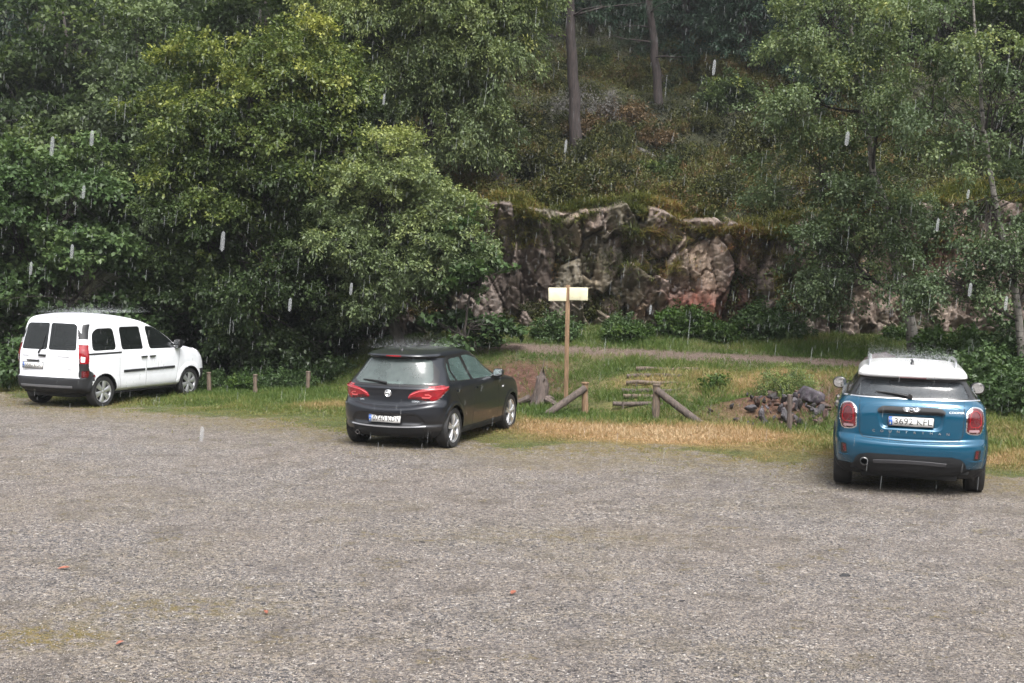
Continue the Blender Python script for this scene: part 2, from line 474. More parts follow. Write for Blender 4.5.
    F = np.stack([i + j, i + j + 1, i + nX_ + j + 1, i + nX_ + j], -1).reshape(-1, 4)
    m, nt, out = new_mat('cliff_rock')
    co = objco(nt)
    p = N(nt, 'BsdfPrincipled'); p.inputs['Specular IOR Level'].default_value = .5
    n1 = noise(nt, co, 6, 8, .75)
    mp = N(nt, 'Mapping'); mp.inputs['Scale'].default_value = (5, 5, .7); L(nt, co, mp.inputs[0])
    st = noise(nt, mp.outputs[0], 1.6, 6, .7)
    fct = mathn(nt, 'MULTIPLY', ramp(nt, n1, [(.30, (.55, .55, .55)), (.70, (1.45, 1.45, 1.45))]), ramp(nt, st, [(.35, (.55, .55, .55)), (.6, (1.15, 1.15, 1.15))]))
    cc = N(nt, 'VectorMath', operation='SCALE'); L(nt, attr(nt, 'rock', 'Color'), cc.inputs[0]); L(nt, fct, cc.inputs['Scale'])
    lich = ramp(nt, noise(nt, co, 3.2, 7, .8), [(.60, (0, 0, 0)), (.66, (.6, .6, .6))])
    L(nt, mixc(nt, lich, cc.outputs[0], (.20, .19, .16)), p.inputs['Base Color'])
    L(nt, ramp(nt, n1, [(.3, (.45, .45, .45)), (.7, (.8, .8, .8))]), p.inputs['Roughness'])
    b = N(nt, 'Bump', Strength=.6, Distance=.025); L(nt, mathn(nt, 'ADD', noise(nt, co, 14, 8, .7), mathn(nt, 'MULTIPLY', n1, 1.5)), b.inputs['Height']); L(nt, b.outputs[0], p.inputs['Normal'])
    L(nt, p.outputs[0], out.inputs[0])
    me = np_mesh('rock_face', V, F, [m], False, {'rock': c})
    o = link('rock_face', me); tag(o, kind='structure')
    return m
M_ROCK = build_cliff()
# ------------------------------------------------------------------ vegetation
def leaf_material(name, stops, trans=.30, gloss=.022, rough=.45):
    m, nt, out = new_mat(name)
    t = attr(nt, 'tint')
    c = ramp(nt, t, stops)
    d = N(nt, 'BsdfDiffuse'); L(nt, c, d.inputs[0])
    tr = N(nt, 'BsdfTranslucent'); L(nt, mixc(nt, .5, c, mixc(nt, 1.0, c, (1.0, 1.15, .45), 'MULTIPLY')), tr.inputs[0])
    mx = N(nt, 'MixShader'); mx.inputs[0].default_value = trans; L(nt, d.outputs[0], mx.inputs[1]); L(nt, tr.outputs[0], mx.inputs[2])
    g = N(nt, 'BsdfGlossy', Roughness=rough)
    m2 = N(nt, 'MixShader'); m2.inputs[0].default_value = gloss; L(nt, mx.outputs[0], m2.inputs[1]); L(nt, g.outputs[0], m2.inputs[2])
    L(nt, m2.outputs[0], out.inputs[0])
    return m
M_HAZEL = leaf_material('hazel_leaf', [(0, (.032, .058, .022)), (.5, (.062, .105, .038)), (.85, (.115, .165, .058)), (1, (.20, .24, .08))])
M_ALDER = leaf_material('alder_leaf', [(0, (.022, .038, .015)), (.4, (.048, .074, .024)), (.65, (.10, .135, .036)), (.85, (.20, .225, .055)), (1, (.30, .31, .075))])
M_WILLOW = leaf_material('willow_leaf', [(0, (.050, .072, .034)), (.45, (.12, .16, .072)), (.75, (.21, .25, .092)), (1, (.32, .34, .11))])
M_BIRCH = leaf_material('birch_leaf', [(0, (.050, .075, .040)), (.5, (.10, .14, .066)), (.85, (.18, .22, .085)), (1, (.30, .31, .10))])
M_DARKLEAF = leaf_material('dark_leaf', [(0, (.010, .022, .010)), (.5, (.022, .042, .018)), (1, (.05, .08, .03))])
M_NEEDLE = leaf_material('needle', [(0, (.012, .026, .018)), (.5, (.026, .050, .030)), (1, (.055, .085, .045))], trans=.1)
M_HEATH = leaf_material('heath_leaf', [(0, (.008, .010, .006)), (.3, (.028, .034, .012)), (.6, (.080, .088, .022)), (.82, (.095, .075, .026)), (1, (.12, .07, .03))], trans=.15)
M_FERN = leaf_material('fern_leaf', [(0, (.025, .050, .014)), (.5, (.055, .10, .024)), (1, (.12, .17, .04))])
M_GRASS = leaf_material('grass_blade', [(0, (.045, .085, .016)), (.3, (.095, .14, .032)), (.5, (.18, .185, .06)), (.7, (.30, .225, .105)), (.88, (.38, .25, .135)), (1, (.46, .35, .22))], trans=.3, gloss=.02)
def bark(name, lo, hi, sc=(6, 6, 1.2), bands=False):
    m, nt, out = new_mat(name); co = objco(nt)
    p = N(nt, 'BsdfPrincipled', Roughness=.85)
    mp = N(nt, 'Mapping'); mp.inputs['Scale'].default_value = sc; L(nt, co, mp.inputs[0])
    n = noise(nt, mp.outputs[0], 3.0, 7, .75)
    c = ramp(nt, n, [(.35, lo), (.65, hi)])
    if bands:
        mp2 = N(nt, 'Mapping'); mp2.inputs['Scale'].default_value = (3, 3, 14); L(nt, co, mp2.inputs[0])
        c = mixc(nt, ramp(nt, noise(nt, mp2.outputs[0], 1.3, 4, .6), [(.56, (0, 0, 0)), (.62, (1, 1, 1))]), c, (.03, .028, .026))
    L(nt, c, p.inputs['Base Color'])
    b = N(nt, 'Bump', Strength=.8, Distance=.03); L(nt, n, b.inputs['Height']); L(nt, b.outputs[0], p.inputs['Normal'])
    L(nt, p.outputs[0], out.inputs[0]); return m
M_BARK = bark('bark', (.010, .008, .007), (.045, .037, .030))
M_PINEBARK = bark('pine_bark', (.010, .008, .008), (.050, .036, .033), (7, 7, 1.0))
M_BIRCHBARK = bark('birch_bark', (.09, .08, .07), (.30, .28, .25), bands=True)

def rand_unit(r, n):
    v = r.normal(size=(n, 3)); return v / np.linalg.norm(v, axis=1)[:, None]

def leaf_quads(P, D, Nn, ln, wd, r):
    """leaf rhombs folded along the midrib. P base points, D direction, Nn rough normal"""
    D = D / (np.linalg.norm(D, axis=1)[:, None] + 1e-9)
    S = np.cross(D, Nn); S /= np.linalg.norm(S, axis=1)[:, None] + 1e-9
    U = np.cross(S, D)
    n = len(P); ln = np.broadcast_to(ln, n)[:, None] if np.ndim(ln) < 2 else ln; wd = np.broadcast_to(wd, n)[:, None]
    a = P; b = P + D * ln * .45 + S * wd * .5 + U * wd * .12; c = P + D * ln - U * ln * .10; d = P + D * ln * .45 - S * wd * .5 + U * wd * .12
    V = np.stack([a, b, c, d], 1).reshape(-1, 3)
    F = np.arange(n * 4).reshape(n, 4)
    return V, F

def clumps_to_leaves(r, C, rad, nl, lsize, lw, tint_c, droop=.25, flat=.6, outward=None):
    """C (m,3) clump centres; nl leaves each along short twigs"""
    m = len(C)
    rad = np.broadcast_to(rad, m)
    k = 6                                        # twigs per clump
    tw = rand_unit(r, m * k).reshape(m, k, 3)
    tw[..., 2] *= flat
    if outward is not None: tw = tw + outward[:, None, :] * .6
    tw /= np.linalg.norm(tw, axis=2)[..., None]
    per = max(1, nl // k)
    t = r.random((m, k, per))**.75
    P = C[:, None, None, :] + tw[:, :, None, :] * (t * rad[:, None, None])[..., None]
    P[..., 2] -= (t**2 * rad[:, None, None]) * droop
    P += r.normal(size=P.shape) * (rad[:, None, None, None] * .12)
    D = tw[:, :, None, :] * .8 + r.normal(size=P.shape) * .55; D[..., 2] -= droop
    Nn = r.normal(size=P.shape) * .55 + np.array([0, 0, 1.0])
    P = P.reshape(-1, 3); D = D.reshape(-1, 3); Nn = Nn.reshape(-1, 3)
    s = lsize * (.65 + .6 * r.random(len(P)))
    V, F = leaf_quads(P, D, Nn, s, s * lw, r)
    tint = np.repeat(tint_c, k * per) + r.normal(size=len(P)) * .08
    return V, F, np.clip(tint, 0, 1)

def in_lobes(r, lobes, n, shell=.55):
    """points in a union of ellipsoids (cx,cy,cz,rx,ry,rz,weight), biased outward; returns points and outward dirs"""
    lobes = np.array(lobes, float); w = lobes[:, 6] / lobes[:, 6].sum()
    k = r.choice(len(lobes), n, p=w)
    d = rand_unit(r, n); rr = (shell + (1 - shell) * r.random(n)**.6)[:, None]
    inner = r.random(n) < .25; rr[inner] *= r.random(inner.sum())[:, None]
    P = lobes[k, :3] + d * rr * lobes[k, 3:6]
    return P, d, k

def make_tree(name, seed, lobes, trunk, tr, mat, barkm, n_cl, nl, lsize, lw=.62, rad=.42, base_tint=.42, top_light_tint=.25, droop=.25, label=None, cat='tree', group=None, loc=(0, 0, 0), limbs=True, rotz=0, flat=.6, shell=.55):
    r = rng(seed)
    per_b = 11
    B, d, k = in_lobes(r, lobes, max(6, n_cl // per_b), .72)
    bs = np.repeat(.6 + .8 * r.random(len(B)), per_b)[:, None]
    btint = np.repeat(r.normal(size=len(B)) * .10, per_b)
    B = np.repeat(B, per_b, 0); d = np.repeat(d, per_b, 0); k = np.repeat(k, per_b)
    q = rand_unit(r, len(B)) * r.random((len(B), 1))**.5 * bs * rad * 1.9
    q[:, 2] *= .42; q[:, 2] -= .35 * (q[:, 0] * d[:, 0] + q[:, 1] * d[:, 1])          # boughs lie flat and hang outwards
    P = B + q
    ok = P[:, 2] > .15
    P, d, k, btint = P[ok], d[ok], k[ok], btint[ok]
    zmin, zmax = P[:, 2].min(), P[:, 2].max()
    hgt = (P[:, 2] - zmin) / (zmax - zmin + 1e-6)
    tint = base_tint + top_light_tint * (hgt - .5) * 1.1 + btint + r.normal(size=len(P)) * .08  # leaf colour lightens with height: painted top light, with some yellower young growth
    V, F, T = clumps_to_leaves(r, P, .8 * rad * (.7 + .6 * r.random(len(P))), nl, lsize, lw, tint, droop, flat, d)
    root = empty(name, loc, rotz)
    tag(root, label, cat, group)
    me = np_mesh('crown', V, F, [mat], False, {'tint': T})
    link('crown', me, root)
    # trunk and limbs
    mb = MB(); trunk = np.array(trunk, float)
    nseg = 14
    tt = np.linspace(0, 1, nseg); cum = np.concatenate([[0], np.cumsum(np.linalg.norm(np.diff(trunk, axis=0), axis=1))]); cum /= cum[-1]
    tp = np.stack([np.interp(tt, cum, trunk[:, a]) for a in range(3)], 1)
    tp[1:-1] += r.normal(size=(nseg - 2, 3)) * tr * .25
    rr = tr * (1 - .82 * tt); rr[0] *= 1.35; rr[1] *= 1.08
    mb.tube(tp, rr, 10)
    link('trunk', np_mesh('trunk', np.concatenate(mb.V), [np.array(mb.F[q]) for q in (3, 4) if mb.F[q]], [barkm], True), root)
    if limbs:
        lb = MB(); lo = np.array(lobes, float)
        hubs = []
        for q in range(len(lo)):
            c = lo[q, :3]
            i0 = int(np.clip(np.argmin(np.linalg.norm(tp - (c - np.array([0, 0, lo[q, 5] * .9])), axis=1)), 2, nseg - 2))
            a = tp[i0]; mid = (a + c) / 2 + np.array([0, 0, -.1 * np.linalg.norm(c - a)]) + r.normal(size=3) * .15
            s = np.linspace(0, 1, 8)[:, None]
            pts = (1 - s)**2 * a + 2 * s * (1 - s) * mid + s * s * c
            r0 = rr[i0] * .6
            lb.tube(pts, np.linspace(r0, r0 * .3, 8), 6, cap=False); hubs.append((pts, r0))
        kk = k
        step = max(1, len(P) // 200)
        for q in range(0, len(P), step):
            hp, r0 = hubs[kk[q] % len(hubs)]
            i0 = int(r.integers(3, 8)); a = hp[i0]; c = P[q]
            mid = (a + c) / 2 + r.normal(size=3) * .12 * np.linalg.norm(c - a)
            s = np.linspace(0, 1, 5)[:, None]
            pts = (1 - s)**2 * a + 2 * s * (1 - s) * mid + s * s * c
            lb.tube(pts, np.linspace(max(.010, r0 * .16), .004, 5), 4, cap=False)
        link('limbs', np_mesh('limbs', np.concatenate(lb.V), [np.array(lb.F[q]) for q in (3, 4) if lb.F[q]], [M_BARK], True), root)
    return root

def copy_tree(o, loc, rotz=0, scale=1.0, label=None, group=None):
    c = o.copy(); COL.objects.link(c)
    for ch in list(o.children):
        d = ch.copy(); COL.objects.link(d); d.parent = c
    c.location = loc; c.rotation_euler = (0, 0, rotz); c.scale = (scale,) * 3 if np.isscalar(scale) else scale
    if label: c['label'] = label
    if group: c['group'] = group
    return c

def gz(x, y): return float(ground_z(np.array([x]), np.array([y]))[0])

# ------------------------------------------------------------------ trees near the car park (sizes in metres, each at its own place)
G_EDGE = 'leafy trees along the edge of the car park'
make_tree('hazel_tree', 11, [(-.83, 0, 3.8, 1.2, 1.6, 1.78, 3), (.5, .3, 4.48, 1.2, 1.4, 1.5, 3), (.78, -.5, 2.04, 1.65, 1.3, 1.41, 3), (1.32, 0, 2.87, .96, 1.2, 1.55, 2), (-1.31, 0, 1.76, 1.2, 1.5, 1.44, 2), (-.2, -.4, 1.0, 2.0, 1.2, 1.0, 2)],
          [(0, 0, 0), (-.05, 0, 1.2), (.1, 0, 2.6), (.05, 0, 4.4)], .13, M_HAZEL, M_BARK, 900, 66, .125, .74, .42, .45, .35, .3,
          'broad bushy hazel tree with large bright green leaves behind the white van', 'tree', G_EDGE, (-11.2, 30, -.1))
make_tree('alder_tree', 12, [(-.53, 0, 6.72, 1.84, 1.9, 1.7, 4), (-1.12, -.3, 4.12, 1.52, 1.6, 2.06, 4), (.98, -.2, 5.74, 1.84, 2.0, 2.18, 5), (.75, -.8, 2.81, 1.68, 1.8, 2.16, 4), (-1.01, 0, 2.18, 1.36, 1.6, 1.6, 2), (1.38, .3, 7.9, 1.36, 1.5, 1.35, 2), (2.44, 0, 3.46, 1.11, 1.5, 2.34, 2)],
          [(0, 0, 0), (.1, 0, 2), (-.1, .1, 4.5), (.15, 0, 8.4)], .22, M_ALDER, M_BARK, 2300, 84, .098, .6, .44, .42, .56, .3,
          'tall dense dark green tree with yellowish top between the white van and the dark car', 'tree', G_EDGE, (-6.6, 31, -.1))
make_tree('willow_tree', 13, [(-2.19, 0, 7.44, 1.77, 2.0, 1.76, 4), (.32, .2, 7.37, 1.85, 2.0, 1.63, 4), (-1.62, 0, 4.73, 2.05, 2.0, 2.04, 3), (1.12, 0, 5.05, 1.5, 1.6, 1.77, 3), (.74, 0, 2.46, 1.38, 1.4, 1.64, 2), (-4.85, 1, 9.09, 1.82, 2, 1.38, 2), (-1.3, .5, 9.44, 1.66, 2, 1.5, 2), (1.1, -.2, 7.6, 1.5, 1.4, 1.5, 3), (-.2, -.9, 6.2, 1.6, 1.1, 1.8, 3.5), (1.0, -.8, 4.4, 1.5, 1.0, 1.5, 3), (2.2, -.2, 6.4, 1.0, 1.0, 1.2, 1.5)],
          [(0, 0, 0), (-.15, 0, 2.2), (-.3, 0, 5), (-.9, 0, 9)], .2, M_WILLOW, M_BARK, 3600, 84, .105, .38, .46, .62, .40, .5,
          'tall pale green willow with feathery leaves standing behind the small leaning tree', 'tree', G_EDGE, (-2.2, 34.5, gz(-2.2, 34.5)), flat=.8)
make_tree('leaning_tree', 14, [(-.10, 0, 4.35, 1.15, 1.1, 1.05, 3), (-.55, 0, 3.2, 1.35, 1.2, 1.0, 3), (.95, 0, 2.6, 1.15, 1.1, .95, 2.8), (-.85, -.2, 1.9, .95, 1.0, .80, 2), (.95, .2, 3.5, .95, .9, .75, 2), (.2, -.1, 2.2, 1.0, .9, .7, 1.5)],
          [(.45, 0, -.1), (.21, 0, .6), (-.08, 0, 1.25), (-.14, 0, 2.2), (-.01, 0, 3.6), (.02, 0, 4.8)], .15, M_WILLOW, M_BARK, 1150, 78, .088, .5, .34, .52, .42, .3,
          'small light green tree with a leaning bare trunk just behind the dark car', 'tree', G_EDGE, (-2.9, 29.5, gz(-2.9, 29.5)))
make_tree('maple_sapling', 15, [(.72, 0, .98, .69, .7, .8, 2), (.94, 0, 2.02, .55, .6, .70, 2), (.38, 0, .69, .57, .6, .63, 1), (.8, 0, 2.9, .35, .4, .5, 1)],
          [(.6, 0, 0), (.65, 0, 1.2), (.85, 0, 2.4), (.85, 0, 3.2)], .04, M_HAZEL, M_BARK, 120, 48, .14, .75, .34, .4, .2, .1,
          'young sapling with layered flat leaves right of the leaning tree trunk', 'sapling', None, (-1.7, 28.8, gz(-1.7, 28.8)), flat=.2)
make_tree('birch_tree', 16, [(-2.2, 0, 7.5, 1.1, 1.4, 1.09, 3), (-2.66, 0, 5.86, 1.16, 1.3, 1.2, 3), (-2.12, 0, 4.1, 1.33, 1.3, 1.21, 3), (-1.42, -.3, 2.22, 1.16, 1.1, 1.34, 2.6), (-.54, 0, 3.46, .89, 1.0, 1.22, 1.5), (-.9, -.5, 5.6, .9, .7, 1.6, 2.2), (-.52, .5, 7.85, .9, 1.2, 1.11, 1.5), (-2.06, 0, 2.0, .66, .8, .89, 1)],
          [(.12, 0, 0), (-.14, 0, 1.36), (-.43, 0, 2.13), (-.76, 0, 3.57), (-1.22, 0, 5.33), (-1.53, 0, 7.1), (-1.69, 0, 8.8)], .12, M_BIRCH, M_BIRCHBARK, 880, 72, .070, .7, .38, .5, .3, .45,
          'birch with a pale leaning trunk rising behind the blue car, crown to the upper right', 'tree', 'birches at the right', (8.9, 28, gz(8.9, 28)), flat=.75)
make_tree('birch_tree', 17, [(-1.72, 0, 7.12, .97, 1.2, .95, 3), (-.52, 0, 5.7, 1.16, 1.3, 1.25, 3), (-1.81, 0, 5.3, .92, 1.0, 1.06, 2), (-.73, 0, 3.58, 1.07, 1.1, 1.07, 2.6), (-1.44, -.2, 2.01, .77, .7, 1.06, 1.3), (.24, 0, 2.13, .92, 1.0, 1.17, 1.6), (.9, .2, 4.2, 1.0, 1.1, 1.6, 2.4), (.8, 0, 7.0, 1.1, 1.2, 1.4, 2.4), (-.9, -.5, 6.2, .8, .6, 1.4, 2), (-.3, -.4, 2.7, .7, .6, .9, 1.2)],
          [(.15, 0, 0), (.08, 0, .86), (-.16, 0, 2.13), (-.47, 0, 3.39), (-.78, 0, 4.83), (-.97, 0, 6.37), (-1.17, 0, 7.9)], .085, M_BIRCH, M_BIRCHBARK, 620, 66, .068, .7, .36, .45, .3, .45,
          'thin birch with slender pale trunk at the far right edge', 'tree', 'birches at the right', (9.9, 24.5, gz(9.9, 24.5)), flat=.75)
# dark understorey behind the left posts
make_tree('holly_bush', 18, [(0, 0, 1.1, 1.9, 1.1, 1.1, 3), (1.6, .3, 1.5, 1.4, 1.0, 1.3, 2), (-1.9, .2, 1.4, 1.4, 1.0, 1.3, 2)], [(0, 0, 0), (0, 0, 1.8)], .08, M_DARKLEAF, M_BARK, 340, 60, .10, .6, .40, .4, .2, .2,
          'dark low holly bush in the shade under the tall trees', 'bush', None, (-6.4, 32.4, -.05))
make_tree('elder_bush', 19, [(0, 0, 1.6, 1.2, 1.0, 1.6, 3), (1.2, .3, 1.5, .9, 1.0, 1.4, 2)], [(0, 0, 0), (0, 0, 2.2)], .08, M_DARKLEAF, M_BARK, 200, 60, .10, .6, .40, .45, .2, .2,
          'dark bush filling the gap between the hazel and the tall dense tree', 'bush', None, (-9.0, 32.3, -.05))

# ------------------------------------------------------------------ pines on the slope
def make_pine(seed, pts, r0, label, loc, needles=True, group='pines on the slope above the rock', lo=3.4, n_br=34, cl=320):
    r = rng(seed)
    root = empty('pine_tree', loc); tag(root, label, 'tree', group)
    pts = np.array(pts, float); n = 22
    cum = np.concatenate([[0], np.cumsum(np.linalg.norm(np.diff(pts, axis=0), axis=1))]); H = cum[-1]
    t = np.linspace(0, H, n); tp = np.stack([np.interp(t, cum, pts[:, a]) for a in range(3)], 1)
    tp[1:] += r.normal(size=(n - 1, 3)) * [.03, .03, 0]
    rr = r0 * (1 - .85 * t / H); rr[0] *= 1.3
    mb = MB(); mb.tube(tp, rr, 12); link('trunk', np_mesh('trunk', np.concatenate(mb.V), [np.array(mb.F[q]) for q in (3, 4) if mb.F[q]], [M_PINEBARK], True), root)
    br = MB(); C = []; O = []
    for k in range(n_br):
        z = lo + (H - lo) * (k / n_br)**.85
        i = min(n - 2, int(z / H * n)); a = tp[i]
        ang = r.random() * 2 * np.pi; ln = (1.0 + 2.2 * (1 - abs(z / H - .6))) * (.5 + .6 * r.random()); 
        d = np.array([math.cos(ang), math.sin(ang), -.05 + .35 * r.random()])
        s = np.linspace(0, 1, 6)[:, None]
        P = a + d * ln * s + np.array([0, 0, -.35]) * ln * .3 * s * s + r.normal(size=(6, 3)) * .04 * s
        br.tube(P, np.linspace(.045, .008, 6), 5, cap=False)
        for q in range(4):
            s0 = r.random() * .7 + .25; a2 = P[int(s0 * 5)]; d2 = rand_unit(r, 1)[0] * [1, 1, .4]
            e = a2 + d2 * ln * .35; br.tube([a2, (a2 + e) / 2 + r.normal(size=3) * .03, e], [.015, .01, .004], 4, cap=False)
            if z > lo + 1.5 or r.random() < .35: C.append(e); O.append(d2)
        C.append(P[-1]); O.append(d)
    link('limbs', np_mesh('limbs', np.concatenate(br.V), [np.array(br.F[q]) for q in (3, 4) if br.F[q]], [M_PINEBARK], True), root)
    if needles:
        C = np.array(C); O = np.array(O); C = np.concatenate([C, C + r.normal(size=C.shape) * .3]); O = np.concatenate([O, O])
        V, F, T = clumps_to_leaves(r, C, .38, 72, .13, .10, .5 + r.normal(size=len(C)) * .15, 0, .8, O)
        link('crown', np_mesh('crown', V, F, [M_NEEDLE], False, {'tint': T}), root)
    return root
make_pine(31, [(.06, 0, -.3), (-.05, 0, 1.3), (-.2, 0, 4), (-.45, 0, 7), (-.7, 0, 10.5), (-.8, 0, 14)], .22, 'thick dark pine trunk, the nearest one standing on the slope above the rock', (2.07, 43, gz(2.07, 43)), lo=4.2)
make_pine(32, [(0, 0, -.3), (-.2, 0, 2), (-.5, 0, 4.4), (-.8, 0, 7), (-1, 0, 12)], .19, 'second pine trunk farther up the slope, right of the thick one', (5.68, 50, gz(5.68, 50)), lo=2.2, n_br=40)

# ------------------------------------------------------------------ forest kinds for the hillside (built once, then copied)
def conifer(seed, H, R, label, loc):
    r = rng(seed); root = empty('spruce_tree', loc); tag(root, label, 'tree', 'forest trees on the hillside')
    mb = MB(); mb.tube([(0, 0, -.5), (0, 0, H * .5), (0, 0, H)], [.2, .13, .02], 8); link('trunk', np_mesh('trunk', np.concatenate(mb.V), [np.array(mb.F[q]) for q in (3, 4) if mb.F[q]], [M_PINEBARK], True), root)
    n = 560; z = H * (.08 + .92 * r.random(n)**.8); a = r.random(n) * 2 * np.pi; rr = R * (1 - z / H)**.8 * (.35 + .65 * r.random(n)**.5)
    C = np.stack([rr * np.cos(a), rr * np.sin(a), z - rr * .25], 1); O = np.stack([np.cos(a), np.sin(a), -.35 + 0 * a], 1)
    V, F, T = clumps_to_leaves(r, C, .55, 54, .22, .16, .4 + .2 * r.normal(size=n), .3, .35, O)
    link('crown', np_mesh('crown', V, F, [M_NEEDLE], False, {'tint': T}), root)
    return root
FL = ['grey green broadleaf tree in the wooded hillside behind', 'tall rounded tree among the hillside forest', 'dark narrow spruce on the wooded hillside']
def forest_broadleaf(seed, H, W, mat, label, loc, bt):
    lob = [(0, 0, H * .72, W * .7, W * .7, H * .26, 3), (W * .45, 0, H * .52, W * .6, W * .6, H * .24, 3), (-W * .5, .2, H * .50, W * .6, W * .6, H * .25, 3), (0, -.4 * W, H * .42, W * .7, W * .6, H * .28, 3), (0, .4 * W, H * .45, W * .6, W * .6, H * .28, 2)]
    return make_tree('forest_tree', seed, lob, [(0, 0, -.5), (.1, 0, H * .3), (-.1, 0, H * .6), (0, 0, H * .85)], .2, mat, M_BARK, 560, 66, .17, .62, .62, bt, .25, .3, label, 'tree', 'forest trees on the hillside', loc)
r = rng(99)
protos = [forest_broadleaf(41, 9.5, 2.9, M_ALDER, FL[0], (-9.5, 47, gz(-9.5, 47)), .30),
          forest_broadleaf(42, 10.5, 2.6, M_WILLOW, FL[1], (-14.5, 52, gz(-14.5, 52)), .22),
          conifer(43, 12, 2.6, FL[2], (9.2, 52, gz(9.2, 52)))]
spots = []
for row, (yy, st) in enumerate([(46, 4.4), (52, 4.6), (59, 5.0), (67, 5.4), (76, 6.0), (86, 7.0), (98, 8.5)]):
    half = yy * .50 + 6
    for xx in np.arange(-half, half, st):
        X_ = xx + r.normal() * .9 + (row % 2) * st / 2; Y_ = yy + r.normal() * 1.2
        if yy < 57 and -6.2 < X_ < 8.0: continue                        # the open slope with the pines
        if yy < 64 and 0.5 < X_ < 5.0: continue
        if row == 0 and X_ > 8: continue
        spots.append((X_, Y_, row))
def where(x): return 'far left' if x < -9 else 'left' if x < -3 else 'centre' if x < 3.5 else 'right' if x < 9 else 'far right'
POSW = {0: 'low on', 1: 'low on', 2: 'midway up', 3: 'midway up', 4: 'high on', 5: 'high on', 6: 'high on'}
for k, (X_, Y_, row) in enumerate(spots):
    q = r.random(); kind = 2 if (q < .34) or (3 < X_ < 12 and q < .75) else (0 if q < .7 else 1)
    o = copy_tree(protos[kind], (X_, Y_, gz(X_, Y_) - .2), r.random() * 6.28, .85 + .45 * r.random(), ('grey green broadleaf tree', 'tall rounded pale tree', 'dark narrow spruce')[kind] + ' ' + POSW[row] + ' the wooded hillside, ' + where(X_ / Y_ * 34))
# trees on the valley side behind the viewer (seen only in the reflections of paint and glass)
for k in range(16):
    X_ = -45 + k * 6 + r.normal(); Y_ = -22 - 8 * r.random()
    copy_tree(protos[k % 2], (X_, Y_, gz(X_, Y_) - .2), r.random() * 6.28, 1.1 + .4 * r.random(), 'tree on the far side of the car park, behind the viewer', 'trees behind the viewer')
for X_, Y_, s_, lb in [(3.4, 57.5, .9, 'dark spruce high between the two pine trunks'), (7.4, 55.5, 1.0, 'dark spruce right of the second pine trunk'), (9.6, 52.5, .9, 'dark spruce high on the slope above the leaning birch'), (.2, 60, 1.0, 'dark spruce high left of the thick pine trunk'), (6.0, 61, 1.1, 'tall dark spruce behind the second pine trunk'), (-2.6, 55, .8, 'dark spruce above the pale willow')]:
    copy_tree(protos[2], (X_, Y_, gz(X_, Y_) - .2), X_ * 2, s_, lb)
# background trees just behind the front ones
copy_tree(protos[0], (-8.0, 40, gz(-8, 40) - .3), 1.0, 1.05, 'broadleaf tree close behind the tall dense alder'); copy_tree(protos[1], (-12.6, 42, gz(-12.6, 42) - .3), 2.0, .95, 'pale rounded tree behind the bushy hazel'); copy_tree(protos[0], (-16, 38, gz(-16, 38) - .3), 2.6, .9, 'broadleaf tree at the far left behind the hazel')
copy_tree(protos[1], (-4.2, 42, gz(-4.2, 42) - .4), .3, 1.0, 'pale rounded tree close behind the willow'); copy_tree(protos[2], (11.8, 47, gz(11.8, 47) - .3), .3, .85, 'dark spruce behind the birches at the right'); copy_tree(protos[0], (15.2, 37, gz(15.2, 37) - .3), 2.3, .75, 'broadleaf tree above the rock behind the far right birch'); copy_tree(protos[0], (17.5, 33, gz(17.5, 33) - .3), 3.3, .8, 'broadleaf tree beyond the right edge birch')

# ------------------------------------------------------------------ shrubs, heather mounds, ferns
def shrub(name, seed, mat, w, h, n, nl, ls, label, cat, group, loc, bt=.5, droop=.2, lw=.6, rad=.22):
    r = rng(seed)
    P, d, k = in_lobes(r, [(0, 0, h * .45, w * .5, w * .5, h * .55, 2), (w * .25, .1, h * .35, w * .35, w * .35, h * .4, 1), (-w * .25, -.1, h * .35, w * .35, w * .35, h * .45, 1)], n, .5)
    P[:, 2] = np.maximum(P[:, 2], .03)
    V, F, T = clumps_to_leaves(r, P, rad * (.7 + .6 * r.random(n)), nl, ls, lw, bt + r.normal(size=n) * .16, droop, .8, d)
    root = empty(name, loc); tag(root, label, cat, group)
    link('foliage', np_mesh('foliage', V, F, [mat], False, {'tint': T}), root)
    mb = MB()
    for q in range(9):
        e = P[q]; mb.tube([(0, 0, -.05), e * .5 + [0, 0, .05], e], [.02, .012, .005], 4, cap=False)
    link('stem', np_mesh('stem', np.concatenate(mb.V), [np.array(mb.F[4])], [M_BARK], True), root)
    return root
GH = 'heather and gorse mounds on the slope above the rock'
hp = [shrub('heather_mound', 51, M_HEATH, 1.5, .6, 120, 60, .06, 'brownish heather mound on the open slope above the rock', 'shrub', GH, (1.0, 35.5, gz(1, 35.5)), .70, .2, .35),
      shrub('heather_mound', 52, M_HEATH, 1.3, .7, 120, 60, .07, 'olive heather mound on the open slope above the rock', 'shrub', GH, (3.0, 36.5, gz(3, 36.5)), .42, .2, .4),
      shrub('slope_shrub', 53, M_ALDER, 1.6, 1.1, 150, 60, .08, 'green leafy shrub on the open slope above the rock', 'shrub', GH, (4.6, 40, gz(4.6, 40)), .35)]
r = rng(7)
